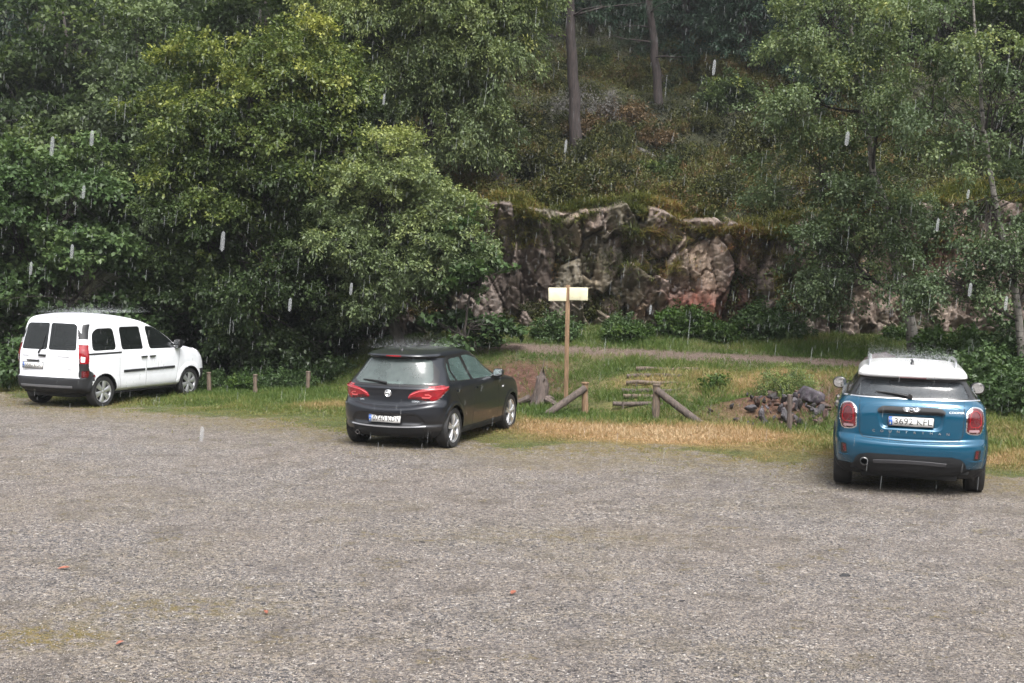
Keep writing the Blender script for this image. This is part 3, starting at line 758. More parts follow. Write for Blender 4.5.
for k in range(210):
    Y_ = 33 + 24 * r.random()**.9; X_ = -5.5 + 19 * r.random()
    if k % 5 == 0: X_ = -1 + 10 * r.random(); Y_ = float(y_cliff(X_)) + 1.0 + 1.2 * r.random()
    if Y_ < y_cliff(X_) + .9: continue
    kind = 0 if r.random() < .45 else (1 if r.random() < .90 else 2)
    sc = .6 + .9 * r.random()
    copy_tree(hp[kind], (X_, Y_, gz(X_, Y_) - .08), r.random() * 6.28, (sc, sc, sc * (.8 + .5 * r.random())), ('brownish heather mound', 'olive heather mound', 'green leafy shrub')[kind] + (' just above the rock' if Y_ < 35 else ' low on the open slope' if Y_ < 39 else ' midway up the open slope' if Y_ < 46 else ' high on the open slope') + ', ' + where(X_ / Y_ * 34))
# grass cushions hanging over the lip of the rock: nobody could count them
def slope_cover():
    r = rng(62); n = 60000
    X_ = r.uniform(-12, 20, n); Y_ = 32 + 34 * r.random(n)**1.2
    k = (Y_ > y_cliff(X_) + 1.0) & (r.random(n) < .35 + .8 * fbm(X_, Y_, 3, .8)); X_, Y_ = X_[k], Y_[k]; n = len(X_)
    h = .12 + .25 * fbm(X_, Y_, 3, .9)
    C = np.stack([X_, Y_, ground_z(X_, Y_) + h * .4], 1)
    t = .38 + (fbm(X_, Y_, 3, .35) - .5) * 1.3 + .12 * r.normal(size=n)
    V, F, T = clumps_to_leaves(r, C, .16 + h * .4, 12, .10, .35, np.clip(t, 0, 1), .1, .8)
    o = link('heather', np_mesh('heather', V, F, [M_HEATH], False, {'tint': T})); tag(o, 'low heather and grass covering the slope between the mounds', 'heather', kind='stuff')
slope_cover()
def cushions():
    r = rng(61); n = 14000
    X_ = r.uniform(-2, 14, n); Y0 = y_cliff(X_) - .1
    Y_ = Y0 + .25 + 2.1 * r.random(n)**1.2
    hum = np.clip(fbm(X_, Y_, 3, 1.2) * 2.2 - .75, 0, 1)
    keep = r.random(n) < .04 + 1.2 * hum
    X_, Y_, hum, Y0 = X_[keep], Y_[keep], hum[keep], Y0[keep]; n = len(X_)
    zc = z_cliff(X_); Z_ = np.maximum(ground_z(X_, Y_), zc - .12 - .25 * (Y_ < Y0 + .7)) + hum * .42 * r.random(n)
    # tufts growing on the ledges of the rock
    EX = []
    for cx, cz, sx, sz, m_ in [(3.3, 3.7, .5, .12, 150), (5.9, 3.4, .3, .2, 110), (6.7, 2.6, .25, .5, 200), (.3, 3.7, .6, .15, 120), (8.2, 3.4, .5, .3, 170), (2.8, 3.0, .35, .15, 100), (7.4, 3.0, .4, .3, 120), (10.3, 3.6, .6, .3, 160), (3.9, 2.9, .25, .12, 70)]:
        m_ = m_ // 2
        ex = cx + sx * r.normal(size=m_); ez = cz + sz * r.normal(size=m_)
        for a_, b_ in zip(ex, ez):
            q_ = CLIFF_V[np.argmin((CLIFF_V[:, 0] - a_)**2 + (CLIFF_V[:, 2] - b_)**2)]; EX.append(q_)
    EX = np.array(EX); X_ = np.concatenate([X_, EX[:, 0]]); Y_ = np.concatenate([Y_, EX[:, 1] - .03]); Z_ = np.concatenate([Z_, EX[:, 2]]); n = len(X_)
    C = np.stack([X_, Y_, Z_], 1)
    per = 16
    P = np.repeat(C, per, 0) + r.normal(size=(n * per, 3)) * [.07, .07, .03]
    D = r.normal(size=P.shape) * [.6, .5, .3] + np.array([0, -.55, .35])
    t = .42 + .10 * np.repeat(r.normal(size=n), per) + .12 * r.normal(size=n * per) + 1.1 * np.repeat(fbm(X_ + 5, Y_, 3, .9) - .5, per)
    V, F = leaf_quads(P, D, np.tile([0, -.4, 1.0], (len(P), 1)), .16 + .14 * r.random(len(P)), .016, r)
    m = leaf_material('moor_grass_blade', [(0, (.03, .042, .012)), (.35, (.085, .10, .022)), (.6, (.18, .16, .04)), (.85, (.22, .12, .05)), (1, (.26, .11, .06))], trans=.25, gloss=.02)
    o = link('moor_grass', np_mesh('moor_grass', V, F, [m], False, {'tint': np.clip(t, 0, 1)})); tag(o, 'yellow green grass cushions hanging over the lip of the rock', 'grass', kind='stuff')
cushions()
# shrubs along the foot of the rock
GF = 'green shrubs along the foot of the rock'
sp = [shrub('bramble_bush', 71, M_FERN, 1.2, .7, 90, 54, .10, 'bright green bramble at the foot of the rust red rock', 'shrub', GF, (4.3, 30.6, gz(4.3, 30.6)), .45, .3, .55, .26),
      shrub('bramble_bush', 72, M_HAZEL, 1.4, .9, 100, 54, .09, 'dark green bramble at the foot of the rock', 'shrub', GF, (6.2, 30.2, gz(6.2, 30.2)), .35, .3, .6, .26)]
for k in range(44):
    X_ = -1 + 15 * r.random(); Y_ = float(y_cliff(X_)) - .35 - .9 * r.random()
    if r.random() < (.6 if X_ < 2.6 else .25): continue
    sc = .25 + .50 * r.random()**1.5
    copy_tree(sp[int(r.random() < .5)], (X_, Y_, gz(X_, Y_) - .05), r.random() * 6.28, sc, ['bright green bramble at the foot of the rock', 'dark green bramble at the foot of the rock'][k % 2])
for (X_, Y_, sc, kd) in [(-6.9, 28.9, .55, 1), (-6.1, 28.6, .6, 0), (-5.4, 28.7, .55, 1), (-4.9, 28.9, .5, 1), (-7.6, 29.3, .6, 0), (-5.9, 29.6, .8, 1), (-4.2, 29.8, .6, 1), (-8.4, 29.8, .7, 1)]:
    copy_tree(sp[kd], (X_, Y_, gz(X_, Y_) - .05), r.random() * 6.28, sc, 'leafy green shrub among the wooden posts under the trees', 'low shrubs among the posts on the left')
for (X_, Y_, sc, kd) in [(9.2, 22.0, 1.0, 1), (9.9, 21.0, 1.1, 1), (8.9, 23.5, 1.0, 1), (10.6, 22.6, 1.3, 1), (8.2, 24.6, .8, 1), (10.4, 20.0, 1.0, 1), (10.2, 25.4, 1.3, 1), (9.6, 27, 1.2, 0), (11.2, 24, 1.4, 1)]:
    copy_tree(sp[kd], (X_, Y_, gz(X_, Y_) - .05), r.random() * 6.28, sc, 'dark green shrub at the right edge behind the blue car', 'dark shrubs behind the blue car')
gorse = shrub('gorse_bush', 73, M_HAZEL, 1.0, .60, 150, 60, .05, 'rounded green gorse bush above the grey boulder beside the path', 'shrub', None, (5.25, 23.75, gz(5.25, 23.75)), .85, .1, .3, .16)
shrub('weed_clump', 74, M_FERN, .5, .32, 30, 36, .07, 'small bright green weed clump growing beside the steps', 'plant', None, (4.05, 24.7, gz(4.05, 24.7)), .6, .2, .5, .12)
shrub('dead_shrub', 75, leaf_material('dead_twig', [(0, (.05, .045, .042)), (1, (.20, .19, .18))], trans=.05), 2.2, 1.5, 120, 60, .09, 'pale grey dead shrub beside the thick pine trunk', 'shrub', None, (2.6, 46, gz(2.6, 46)), .6, .1, .25, .4)
for (X_, Y_, s_) in [(2.4, 44.5, 1.0), (4.0, 47, 1.3), (5.0, 45.5, .9)]:
    o = shrub('bracken_patch', 76, leaf_material('dry_bracken', [(0, (.04, .03, .015)), (.5, (.10, .065, .032)), (1, (.18, .12, .06))], trans=.2), 1.6, .7, 90, 48, .12, 'dry orange brown bracken between the two pines', 'plant', 'dry bracken between the pines', (X_, Y_, gz(X_, Y_)), .5, .4, .3, .3) if X_ == 2.4 else copy_tree(o, (X_, Y_, gz(X_, Y_)), X_, s_)
    if X_ == 2.4: br0 = o
# ------------------------------------------------------------------ grass blades
def grass():
    r = rng(81); n = 260000
    X_ = r.uniform(-15, 13, n); Y_ = r.uniform(14.5, 33, n)
    gg = fbm(X_, Y_, 4, .8); wob = (gg - .5) * 2.6 + (fbm(X_, Y_, 3, 3.1) - .5) * .9
    inside = smoothstep(-1.0, 1.1, Y_ - y_grass(X_) + wob * 1.0) + .10 * smoothstep(-4.0, 0, Y_ - y_grass(X_)) * (fbm(X_, Y_, 3, 1.7) > .5)
    path = np.exp(-((Y_ - y_path(X_)) / .62)**2) * smoothstep(-4, -1, X_)
    dirt = np.exp(-(((X_ - .1) / 1.1)**2 + ((Y_ - 26.6) / 1.5)**2)) * 1.2 + 1.3 * np.exp(-(((X_ - 5.0) / 1.2)**2 + ((Y_ - 23.0) / .8)**2)) + .6 * np.exp(-(((X_ - 6.8) / 1.8)**2 + ((Y_ - 24.2) / .9)**2)) + .5 * (fbm(X_ + 30, Y_, 4, 1.1) > .56)
    shade = smoothstep(30, 31.5, Y_) * (X_ < -3.5)
    dens = inside * (1 - np.clip(path * 1.3, 0, .96)) * (1 - np.clip(dirt, 0, .93)) * (1 - .8 * shade) * (Y_ < y_cliff(X_) - .1) * (.35 + .9 * fbm(X_, Y_, 3, 2.2))
    k = r.random(n) < dens; X_, Y_ = X_[k], Y_[k]; n = len(X_)
    dry = dry_mask(X_, Y_)
    tall = smoothstep(.5, 3.0, Y_ - y_grass(X_)) * .75 + .25
    per = 3
    P = np.repeat(np.stack([X_, Y_, ground_z(X_, Y_) - .01], 1), per, 0) + r.normal(size=(n * per, 3)) * [.03, .03, 0]
    D = r.normal(size=P.shape) * [.45, .45, .1] + [0, 0, .8]
    hgt = np.repeat((.045 + .11 * fbm(X_, Y_, 3, 1.5)**1.5 * 1.6) * tall, per) * (.6 + .9 * r.random(n * per))
    near_t = np.repeat(smoothstep(0, 2.0, Y_ - y_grass(X_)), per)
    t = .22 + .16 * np.repeat(1 - smoothstep(0, 4.5, Y_ - y_grass(X_)), per) + np.repeat(dry * .55, per) + (1 - near_t) * .12 + .10 * r.normal(size=n * per) + np.repeat((fbm(X_ + 9, Y_, 3, .5) - .5) * .5, per)
    V, F = leaf_quads(P, D, rand_unit(r, len(P)), hgt, .011, r)
    o = link('grass', np_mesh('grass', V, F, [M_GRASS], False, {'tint': np.clip(t, 0, 1)})); tag(o, 'short green and straw coloured grass on the verge and bank', 'grass', kind='stuff')
grass()
# ------------------------------------------------------------------ cars
def pchip(t, y, tq):
    t = np.asarray(t, float); y = np.asarray(y, float)
    h = np.diff(t); d = np.diff(y, axis=0) / h[:, None]
    m = np.zeros_like(y)
    w1 = 2 * h[1:, None] + h[:-1, None]; w2 = h[1:, None] + 2 * h[:-1, None]
    ok = d[:-1] * d[1:] > 0
    with np.errstate(divide='ignore', invalid='ignore'):
        mm = (w1 + w2) / (w1 / d[:-1] + w2 / d[1:])
    m[1:-1] = np.where(ok, mm, 0); m[0] = d[0]; m[-1] = d[-1]
    i = np.clip(np.searchsorted(t, tq, side='right') - 1, 0, len(t) - 2)
    s = ((tq - t[i]) / h[i])[:, None]; hh = h[i][:, None]
    return (y[i] * (2 * s**3 - 3 * s**2 + 1) + m[i] * hh * (s**3 - 2 * s**2 + s) + y[i + 1] * (-2 * s**3 + 3 * s**2) + m[i + 1] * hh * (s**3 - s**2))

def seg_closest(P, A, B):
    AB = B - A; L2 = (AB**2).sum() + 1e-12
    t = np.clip(((P - A) @ AB) / L2, 0, 1)
    Q = A + t[:, None] * AB
    return Q, np.linalg.norm(P - Q, axis=1)

def poly_inside(P, poly):
    x, y = P[:, 0], P[:, 1]; c = np.zeros(len(P), bool); n = len(poly)
    for i in range(n):
        x1, y1 = poly[i]; x2, y2 = poly[(i + 1) % n]
        cond = (y1 > y) != (y2 > y)
        with np.errstate(divide='ignore', invalid='ignore'):
            c ^= cond & (x < (x2 - x1) * (y - y1) / (y2 - y1 + 1e-15) + x1)
    return c

def poly_sdf(P, poly):
    """positive inside"""
    poly = np.asarray(poly, float); d = np.full(len(P), 1e9)
    for i in range(len(poly)):
        _, dd = seg_closest(P, poly[i], poly[(i + 1) % len(poly)]); d = np.minimum(d, dd)
    return np.where(poly_inside(P, poly), d, -d)

def rpoly(poly, r=0.04, n=4):
    """round the corners of a polygon"""
    poly = np.asarray(poly, float); out = []
    m = len(poly)
    for i in range(m):
        p0, p1, p2 = poly[i - 1], poly[i], poly[(i + 1) % m]
        a, b = p0 - p1, p2 - p1; la, lb = np.linalg.norm(a), np.linalg.norm(b)
        k = min(r, la * .45, lb * .45)
        A = p1 + a / la * k; B = p1 + b / lb * k
        for j in range(n + 1):
            t = j / n
            out.append((1 - t)**2 * A + 2 * t * (1 - t) * p1 + t * t * B)
    return np.array(out)

def mir(poly): return [(-a, b) for a, b in poly]

class Shell:
    """A car's outer skin: plan outlines stacked in height. x forward from the rear axle, y left, z up."""
    def __init__(s, rows, bow=0.03, cell=0.013):
        # row: z, xr, xf, w, ar, nr, af, nf, smile
        R = np.array([list(r) + [0.0] * (9 - len(r)) for r in rows], float)
        d = np.abs(np.diff(R, axis=0))
        step = np.sqrt(d[:, 0]**2 + d[:, 1]**2 + d[:, 3]**2 + (0.45 * d[:, 2])**2) + 1e-4
        t = np.concatenate([[0], np.cumsum(step)])
        nv = int(t[-1] / cell)
        Rq = pchip(t, R, np.linspace(0, t[-1], nv))
        nu = int(5.6 / cell)
        wmax = R[:, 3].max()
        G = np.zeros((nv, nu, 3))
        for i, (z, xr, xf, w, ar, nr, af, nf, sm) in enumerate(Rq):
            Lh = (xf - xr) / 2
            ar = min(ar, Lh * .98); af = min(af, Lh * .98)
            th = np.linspace(0, np.pi / 2, 160)
            xa = xr + ar * (1 - np.cos(th)**(2 / nr)); ya = w * np.sin(th)**(2 / nr)
            xb = xf - af * (1 - np.cos(th[::-1])**(2 / nf)); yb = w * np.sin(th[::-1])**(2 / nf)
            xm = np.linspace(xa[-1], xb[0], 60)[1:-1]
            X = np.concatenate([xa, xm, xb]); Y = np.concatenate([ya, np.full(len(xm), w), yb])
            xc = (0.9 + (-0.7 + 3.4) / 2) / 2 + .2
            Y = Y * (1 - bow * np.clip(np.abs(X - 1.3) / 2.0, 0, 1.3)**2.2)
            s_ = np.concatenate([[0], np.cumsum(np.hypot(np.diff(X), np.diff(Y)))])
            # denser columns towards the rear end
            q = np.linspace(0, 1, nu) ** 1.0 * s_[-1]
            G[i, :, 0] = np.interp(q, s_, X); G[i, :, 1] = np.interp(q, s_, Y)
            rearw = np.clip(1 - (G[i, :, 0] - xr) / 0.45, 0, 1)
            G[i, :, 2] = z + sm * (np.abs(G[i, :, 1]) / wmax)**2.5 * rearw
        full = np.concatenate([G, (G * [1, -1, 1])[:, ::-1][:, 1:-1]], axis=1)   # rear mid -> left -> front mid -> right -> back
        s.nv, s.nu = full.shape[:2]
        s.P = full.reshape(-1, 3).copy()
        i = np.arange(s.nv - 1)[:, None] * s.nu; j = np.arange(s.nu)[None]; k = (j + 1) % s.nu
        s.F = np.stack([i + j, i + s.nu + j, i + s.nu + k, i + k], -1).reshape(-1, 4)
        s.label = np.zeros(len(s.F), int)
        s.names = ['']
        s.cell = cell
        s.normals()
    def normals(s):
        G = s.P.reshape(s.nv, s.nu, 3)
        du = np.roll(G, -1, 1) - np.roll(G, 1, 1)
        dv = np.gradient(G, axis=0)
        n = np.cross(du, dv)
        n /= np.linalg.norm(n, axis=2)[..., None] + 1e-12
        # outward
        c = np.array([1.3, 0, .6])
        sg = np.sign(((G - c) * n).sum(-1)); sg[sg == 0] = 1
        flip = np.sign(np.median(sg))
        s.N = (n * flip).reshape(-1, 3)
        s.flip = flip
    def sel(s, plane, pts=None, nrm=None):
        P = s.P if pts is None else pts; Nn = s.N if nrm is None else nrm
        if plane == 'rear': return (P[:, 0] < -0.15) & (Nn[:, 0] < -0.12)
        if plane == 'front': return (P[:, 0] > 1.0) & (Nn[:, 0] > 0.12)
        if plane == 'left': return (Nn[:, 1] > 0.35)
        if plane == 'right': return (Nn[:, 1] < -0.35)
        if plane == 'top': return Nn[:, 2] > 0.45
    def ax(s, plane): return {'rear': (1, 2), 'front': (1, 2), 'left': (0, 2), 'right': (0, 2), 'top': (0, 1)}[plane]
    def displace(s, plane, poly, depth, soft=0.02):
        a = s.ax(plane); m = np.where(s.sel(plane))[0]
        d = poly_sdf(s.P[m][:, a], poly)
        s.P[m] -= s.N[m] * (depth * smoothstep(0, soft, d))[:, None]
    def snap(s, plane, poly):
        a = s.ax(plane); o = [i for i in range(3) if i not in a][0]
        m = np.where(s.sel(plane))[0]; poly = np.asarray(poly, float)
        lo, hi = poly.min(0) - .02, poly.max(0) + .02
        q = s.P[m][:, a]; k = ((q > lo) & (q < hi)).all(1); m = m[k]; q = q[k]
        best = np.full(len(m), 1e9); Q = q.copy()
        for i in range(len(poly)):
            c, d = seg_closest(q, poly[i], poly[(i + 1) % len(poly)])
            u = d < best; Q[u] = c[u]; best[u] = d[u]
        k = best < s.cell * 0.5
        D = Q - q; Nn = s.N[m]
        no = Nn[:, o]; no = np.where(np.abs(no) < .25, np.sign(no + 1e-9) * .25, no)
        do = -(Nn[:, a[0]] * D[:, 0] + Nn[:, a[1]] * D[:, 1]) / no
        mv = np.zeros((len(m), 3)); mv[:, a[0]] = D[:, 0]; mv[:, a[1]] = D[:, 1]; mv[:, o] = do
        s.P[m[k]] += mv[k]
    def mark(s, name, plane, poly, snap=True, over=None, xmax=9.0):
        if getattr(s, 'zmap', False): poly = [(a, 1.16 + (b - 1.16) * 1.09 if b > 1.16 else b) for a, b in poly]
        if snap: s.snap(plane, poly)
        if name not in s.names: s.names.append(name)
        li = s.names.index(name)
        C = s.P[s.F].mean(1); Nf = s.N[s.F].mean(1)
        m = s.sel(plane, C, Nf)
        m[m] = poly_inside(C[m][:, s.ax(plane)], np.asarray(poly, float))
        m &= C[:, 0] < xmax
        if over is not None: m &= np.isin(s.label, [s.names.index(x) for x in over])
        s.label[m] = li
    def mark_fn(s, name, fn, over=('',)):
        if name not in s.names: s.names.append(name)
        C = s.P[s.F].mean(1); Nf = s.N[s.F].mean(1)
        m = fn(C, Nf)
        if over is not None: m &= np.isin(s.label, [s.names.index(x) for x in over])
        s.label[m] = s.names.index(name)
    def wheel_arch(s, x0, z0, r, lip=0.0, lw=0.06):
        side = np.abs(s.N[:, 1]) > 0.3
        d = np.hypot(s.P[:, 0] - x0, s.P[:, 2] - z0)
        if lip:
            m = side & (d < r + lw * 3) & (s.P[:, 2] < z0 + r + .2)
            k = lip * (1 - smoothstep(r + lw * .6, r + lw * 1.4, d[m]))
            s.P[m, 1] += np.sign(s.P[m, 1]) * k
        m = side & (np.abs(d - r) < s.cell * 0.55)
        f = r / d[m]
        s.P[m, 0] = x0 + (s.P[m, 0] - x0) * f; s.P[m, 2] = z0 + (s.P[m, 2] - z0) * f
        C = s.P[s.F].mean(1)
        h = (np.hypot(C[:, 0] - x0, C[:, 2] - z0) < r) & (np.abs(C[:, 1]) > 0.45)
        s.label[h] = -1
    def part(s, name, objname, mat, parent, offset=0.0, thick=None):
        li = s.names.index(name)
        F = s.F[s.label == li]
        if not len(F): return None
        u, inv = np.unique(F, return_inverse=True)
        V = s.P[u] + s.N[u] * offset
        F2 = inv.reshape(F.shape)
        if s.flip > 0: F2 = F2[:, ::-1]
        me = np_mesh(objname, V, F2, [mat], True)
        return link(objname, me, parent)
    def at(s, plane, a, b, off=0.0, side=None):
        """nearest surface point with the given two coordinates"""
        if not hasattr(s, 'cache'): s.cache = {}
        ax = s.ax(plane)
        if plane not in s.cache:
            m = np.where(s.sel(plane))[0]; s.cache[plane] = (m, s.P[m][:, ax])
        m, Q = s.cache[plane]
        if getattr(s, 'zmap', False) and ax[1] == 2 and b > 1.16: b = 1.16 + (b - 1.16) * 1.09
        q = Q - np.array([a, b])
        d = (q**2).sum(1)
        k = np.argsort(d)[:4]; w = 1 / (d[k] + 1e-6); w /= w.sum()
        p = (s.P[m[k]] * w[:, None]).sum(0); n = (s.N[m[k]] * w[:, None]).sum(0); n /= np.linalg.norm(n)
        p[ax[0]] = a; p[ax[1]] = b
        return p + n * off, n
    def ribbon(s, mb, plane, line, w=0.008, off=0.0012, h=None, step=0.04):
        line = np.asarray(line, float)
        seg = np.hypot(*np.diff(line, axis=0).T); t = np.concatenate([[0], np.cumsum(seg)])
        n = max(2, int(t[-1] / step))
        tq = np.linspace(0, t[-1], n)
        q = np.stack([np.interp(tq, t, line[:, 0]), np.interp(tq, t, line[:, 1])], 1)
        P, Nn = zip(*[s.at(plane, a, b) for a, b in q]); P = np.array(P); Nn = np.array(Nn)
        T = np.gradient(P, axis=0); T /= np.linalg.norm(T, axis=1)[:, None] + 1e-9
        B = np.cross(Nn, T)
        V = []; F = []
        h = off if h is None else h
        for i in range(n):
            V += [P[i] - B[i] * w / 2 - Nn[i] * .004, P[i] - B[i] * w * .4 + Nn[i] * h, P[i] + B[i] * w * .4 + Nn[i] * h, P[i] + B[i] * w / 2 - Nn[i] * .004]
        for i in range(n - 1):
            for j in range(3): F.append((i * 4 + 4 + j, i * 4 + 4 + j + 1, i * 4 + j + 1, i * 4 + j))
        F += [(0, 1, 2, 3), ((n - 1) * 4 + 3, (n - 1) * 4 + 2, (n - 1) * 4 + 1, (n - 1) * 4)]
        mb.add(V, F)

def gaps(c, root, mat, lines, w=.009):
    for pl, ln in lines:
        m = MB(); c.ribbon(m, pl, ln, w, .001); m.build('panel_gap', mat, root)

def text_mesh(txt, size, depth=0.002, sx=1.0, spacing=1.0):
    cu = bpy.data.curves.new('writing', 'FONT')
    cu.body = txt; cu.size = size; cu.extrude = depth; cu.align_x = 'CENTER'; cu.align_y = 'CENTER'
    cu.space_character = spacing; cu.resolution_u = 3
    o = bpy.data.objects.new('writing', cu); COL.objects.link(o)
    dg = bpy.context.evaluated_depsgraph_get()
    me = bpy.data.meshes.new_from_object(o.evaluated_get(dg))
    bpy.data.objects.remove(o)
    n = len(me.vertices); V = np.zeros(n * 3); me.vertices.foreach_get('co', V); V = V.reshape(-1, 3)
    V[:, 0] *= sx
    F = [list(p.vertices) for p in me.polygons]
    bpy.data.meshes.remove(me)
    return V, F

def frame_of(p, n, upish=(0, 0, 1)):
    """4x4: x = reader's right when looking at the face, y = up, z = outward normal"""
    z = np.array(n) / np.linalg.norm(n); y = np.array(upish, float); y -= z * (y @ z); y /= np.linalg.norm(y); x = np.cross(y, z)
    M = np.eye(4); M[:3, 0] = x; M[:3, 1] = y; M[:3, 2] = z; M[:3, 3] = p
    return M
def xf(V, M): return np.asarray(V) @ M[:3, :3].T + M[:3, 3]

# ---- car materials
def paint(name, col, metal=0.0, rough=0.28, flake=0.0, coat=0.8):
    m, nt, out = new_mat(name)
    co = objco(nt)
    p = N(nt, 'BsdfPrincipled', Roughness=rough, Metallic=metal)
    p.inputs['Coat Weight'].default_value = coat; p.inputs['Coat Roughness'].default_value = 0.05
    n1 = noise(nt, co, 3.0, 5, 0.6)
    base = ramp(nt, n1, [(0.35, tuple(c * .94 for c in col)), (0.65, tuple(min(1, c * 1.03) for c in col))])
    # road film low down on the body and wet beads
    sx = N(nt, 'SeparateXYZ'); L(nt, co, sx.inputs[0])
    low = N(nt, 'MapRange'); low.inputs['From Min'].default_value = 0.55; low.inputs['From Max'].default_value = 0.2
    L(nt, sx.outputs[2], low.inputs['Value'])
    dirt = mathn(nt, 'MULTIPLY', low.outputs[0], mathn(nt, 'MULTIPLY', noise(nt, co, 9, 5, .7), 0.55))
    base = mixc(nt, dirt, base, (0.10, 0.09, 0.08))
    L(nt, base, p.inputs['Base Color'])
    beads = N(nt, 'TexVoronoi', Scale=70.0); L(nt, co, beads.inputs['Vector'])
    bh = N(nt, 'MapRange'); bh.inputs['From Min'].default_value = 0.0; bh.inputs['From Max'].default_value = 0.35; bh.inputs['To Min'].default_value = 1.0; bh.inputs['To Max'].default_value = 0.0
    L(nt, beads.outputs['Distance'], bh.inputs['Value'])
    b = N(nt, 'Bump', Strength=0.12, Distance=0.003); L(nt, bh.outputs[0], b.inputs['Height'])
    L(nt, b.outputs[0], p.inputs['Coat Normal'])
    trim = N(nt, 'BsdfDiffuse'); trim.inputs[0].default_value = (.03, .03, .032, 1)     # the cabin side of the panel
    geo = N(nt, 'NewGeometry'); mx = N(nt, 'MixShader')
    L(nt, geo.outputs['Backfacing'], mx.inputs[0]); L(nt, p.outputs[0], mx.inputs[1]); L(nt, trim.outputs[0], mx.inputs[2])
    L(nt, mx.outputs[0], out.inputs[0])
    return m

def car_glass(name, tint, fog, fogcol=(0.55, 0.65, 0.65)):
    m, nt, out = new_mat(name)
    co = objco(nt)
    tr = N(nt, 'BsdfTransparent'); tr.inputs[0].default_value = (*tint, 1)
    df = N(nt, 'BsdfDiffuse'); df.inputs[0].default_value = (*fogcol, 1)
    tl = N(nt, 'BsdfTranslucent'); tl.inputs[0].default_value = (*fogcol, 1)
    fm = N(nt, 'MixShader'); fm.inputs[0].default_value = 0.4; L(nt, df.outputs[0], fm.inputs[1]); L(nt, tl.outputs[0], fm.inputs[2])
    mx = N(nt, 'MixShader')
    fo = N(nt, 'MapRange'); fo.inputs['From Min'].default_value = 0.35; fo.inputs['From Max'].default_value = 0.7; fo.inputs['To Min'].default_value = fog * .75; fo.inputs['To Max'].default_value = fog * 1.15
    L(nt, noise(nt, co, 4, 4, .6), fo.inputs['Value'])
    L(nt, fo.outputs[0], mx.inputs[0]); L(nt, tr.outputs[0], mx.inputs[1]); L(nt, fm.outputs[0], mx.inputs[2])
    gl = N(nt, 'BsdfGlossy', Roughness=0.10)
    fr = N(nt, 'Fresnel', IOR=1.55)
    frb = mathn(nt, 'MULTIPLY', fr.outputs[0], 1.0)
    beads = N(nt, 'TexVoronoi', Scale=60.0); L(nt, co, beads.inputs['Vector'])
    b = N(nt, 'Bump', Strength=0.06, Distance=0.003); L(nt, beads.outputs['Distance'], b.inputs['Height'])
    L(nt, b.outputs[0], gl.inputs['Normal'])
    m2 = N(nt, 'MixShader'); L(nt, frb, m2.inputs[0]); L(nt, mx.outputs[0], m2.inputs[1]); L(nt, gl.outputs[0], m2.inputs[2])
    L(nt, m2.outputs[0], out.inputs[0])
    return m

M_BLACK = simple('black_trim', (0.012, 0.012, 0.013), 0.35, coat=.3)
M_GAP = simple('panel_gap', (0.008, 0.008, 0.008), 0.8)
M_PLASTIC = simple('grey_plastic', (0.011, 0.012, 0.014), 0.75, bump=.15, bscale=300)
M_TYRE = simple('tyre_rubber', (0.016, 0.016, 0.017), 0.7, bump=.3, bscale=120)
M_ALLOY = simple('alloy', (0.62, 0.63, 0.65), 0.3, metal=0.75, coat=.4)
M_CHROME = simple('chrome', (0.85, 0.86, 0.88), 0.12, metal=1.0)
M_LINER = simple('arch_liner', (0.008, 0.008, 0.008), 0.95)
M_SEAT = simple('seat_cloth', (0.035, 0.036, 0.04), 0.9)
M_INT = simple('cabin_trim', (0.05, 0.05, 0.052), 0.8)
M_PLATE = simple('plate_white', (0.80, 0.80, 0.78), 0.35, var=.03)
M_PLBLUE = simple('plate_blue', (0.03, 0.12, 0.48), 0.35)
M_INK = simple('plate_ink', (0.02, 0.02, 0.022), 0.4)
M_INKW = simple('plate_star', (0.8, 0.75, 0.3), 0.4)
M_RED = simple('red_lens', (0.24, 0.004, 0.010), 0.12, coat=1.0, var=.25, vscale=14)
M_DKRED = simple('dark_red_lens', (0.085, 0.004, 0.007), 0.12, coat=1.0, var=.3, vscale=14)
M_CLEAR = simple('clear_lens', (0.62, 0.62, 0.64), 0.15, coat=1.0, var=.15, vscale=20)
M_AMBER = simple('amber_lens', (0.6, 0.2, 0.02), 0.15, coat=1.0)
M_MIRROR = simple('mirror_glass', (0.8, 0.82, 0.84), 0.03, metal=1.0, var=.01)
M_PAPER = simple('paper', (0.75, 0.75, 0.72), 0.8)

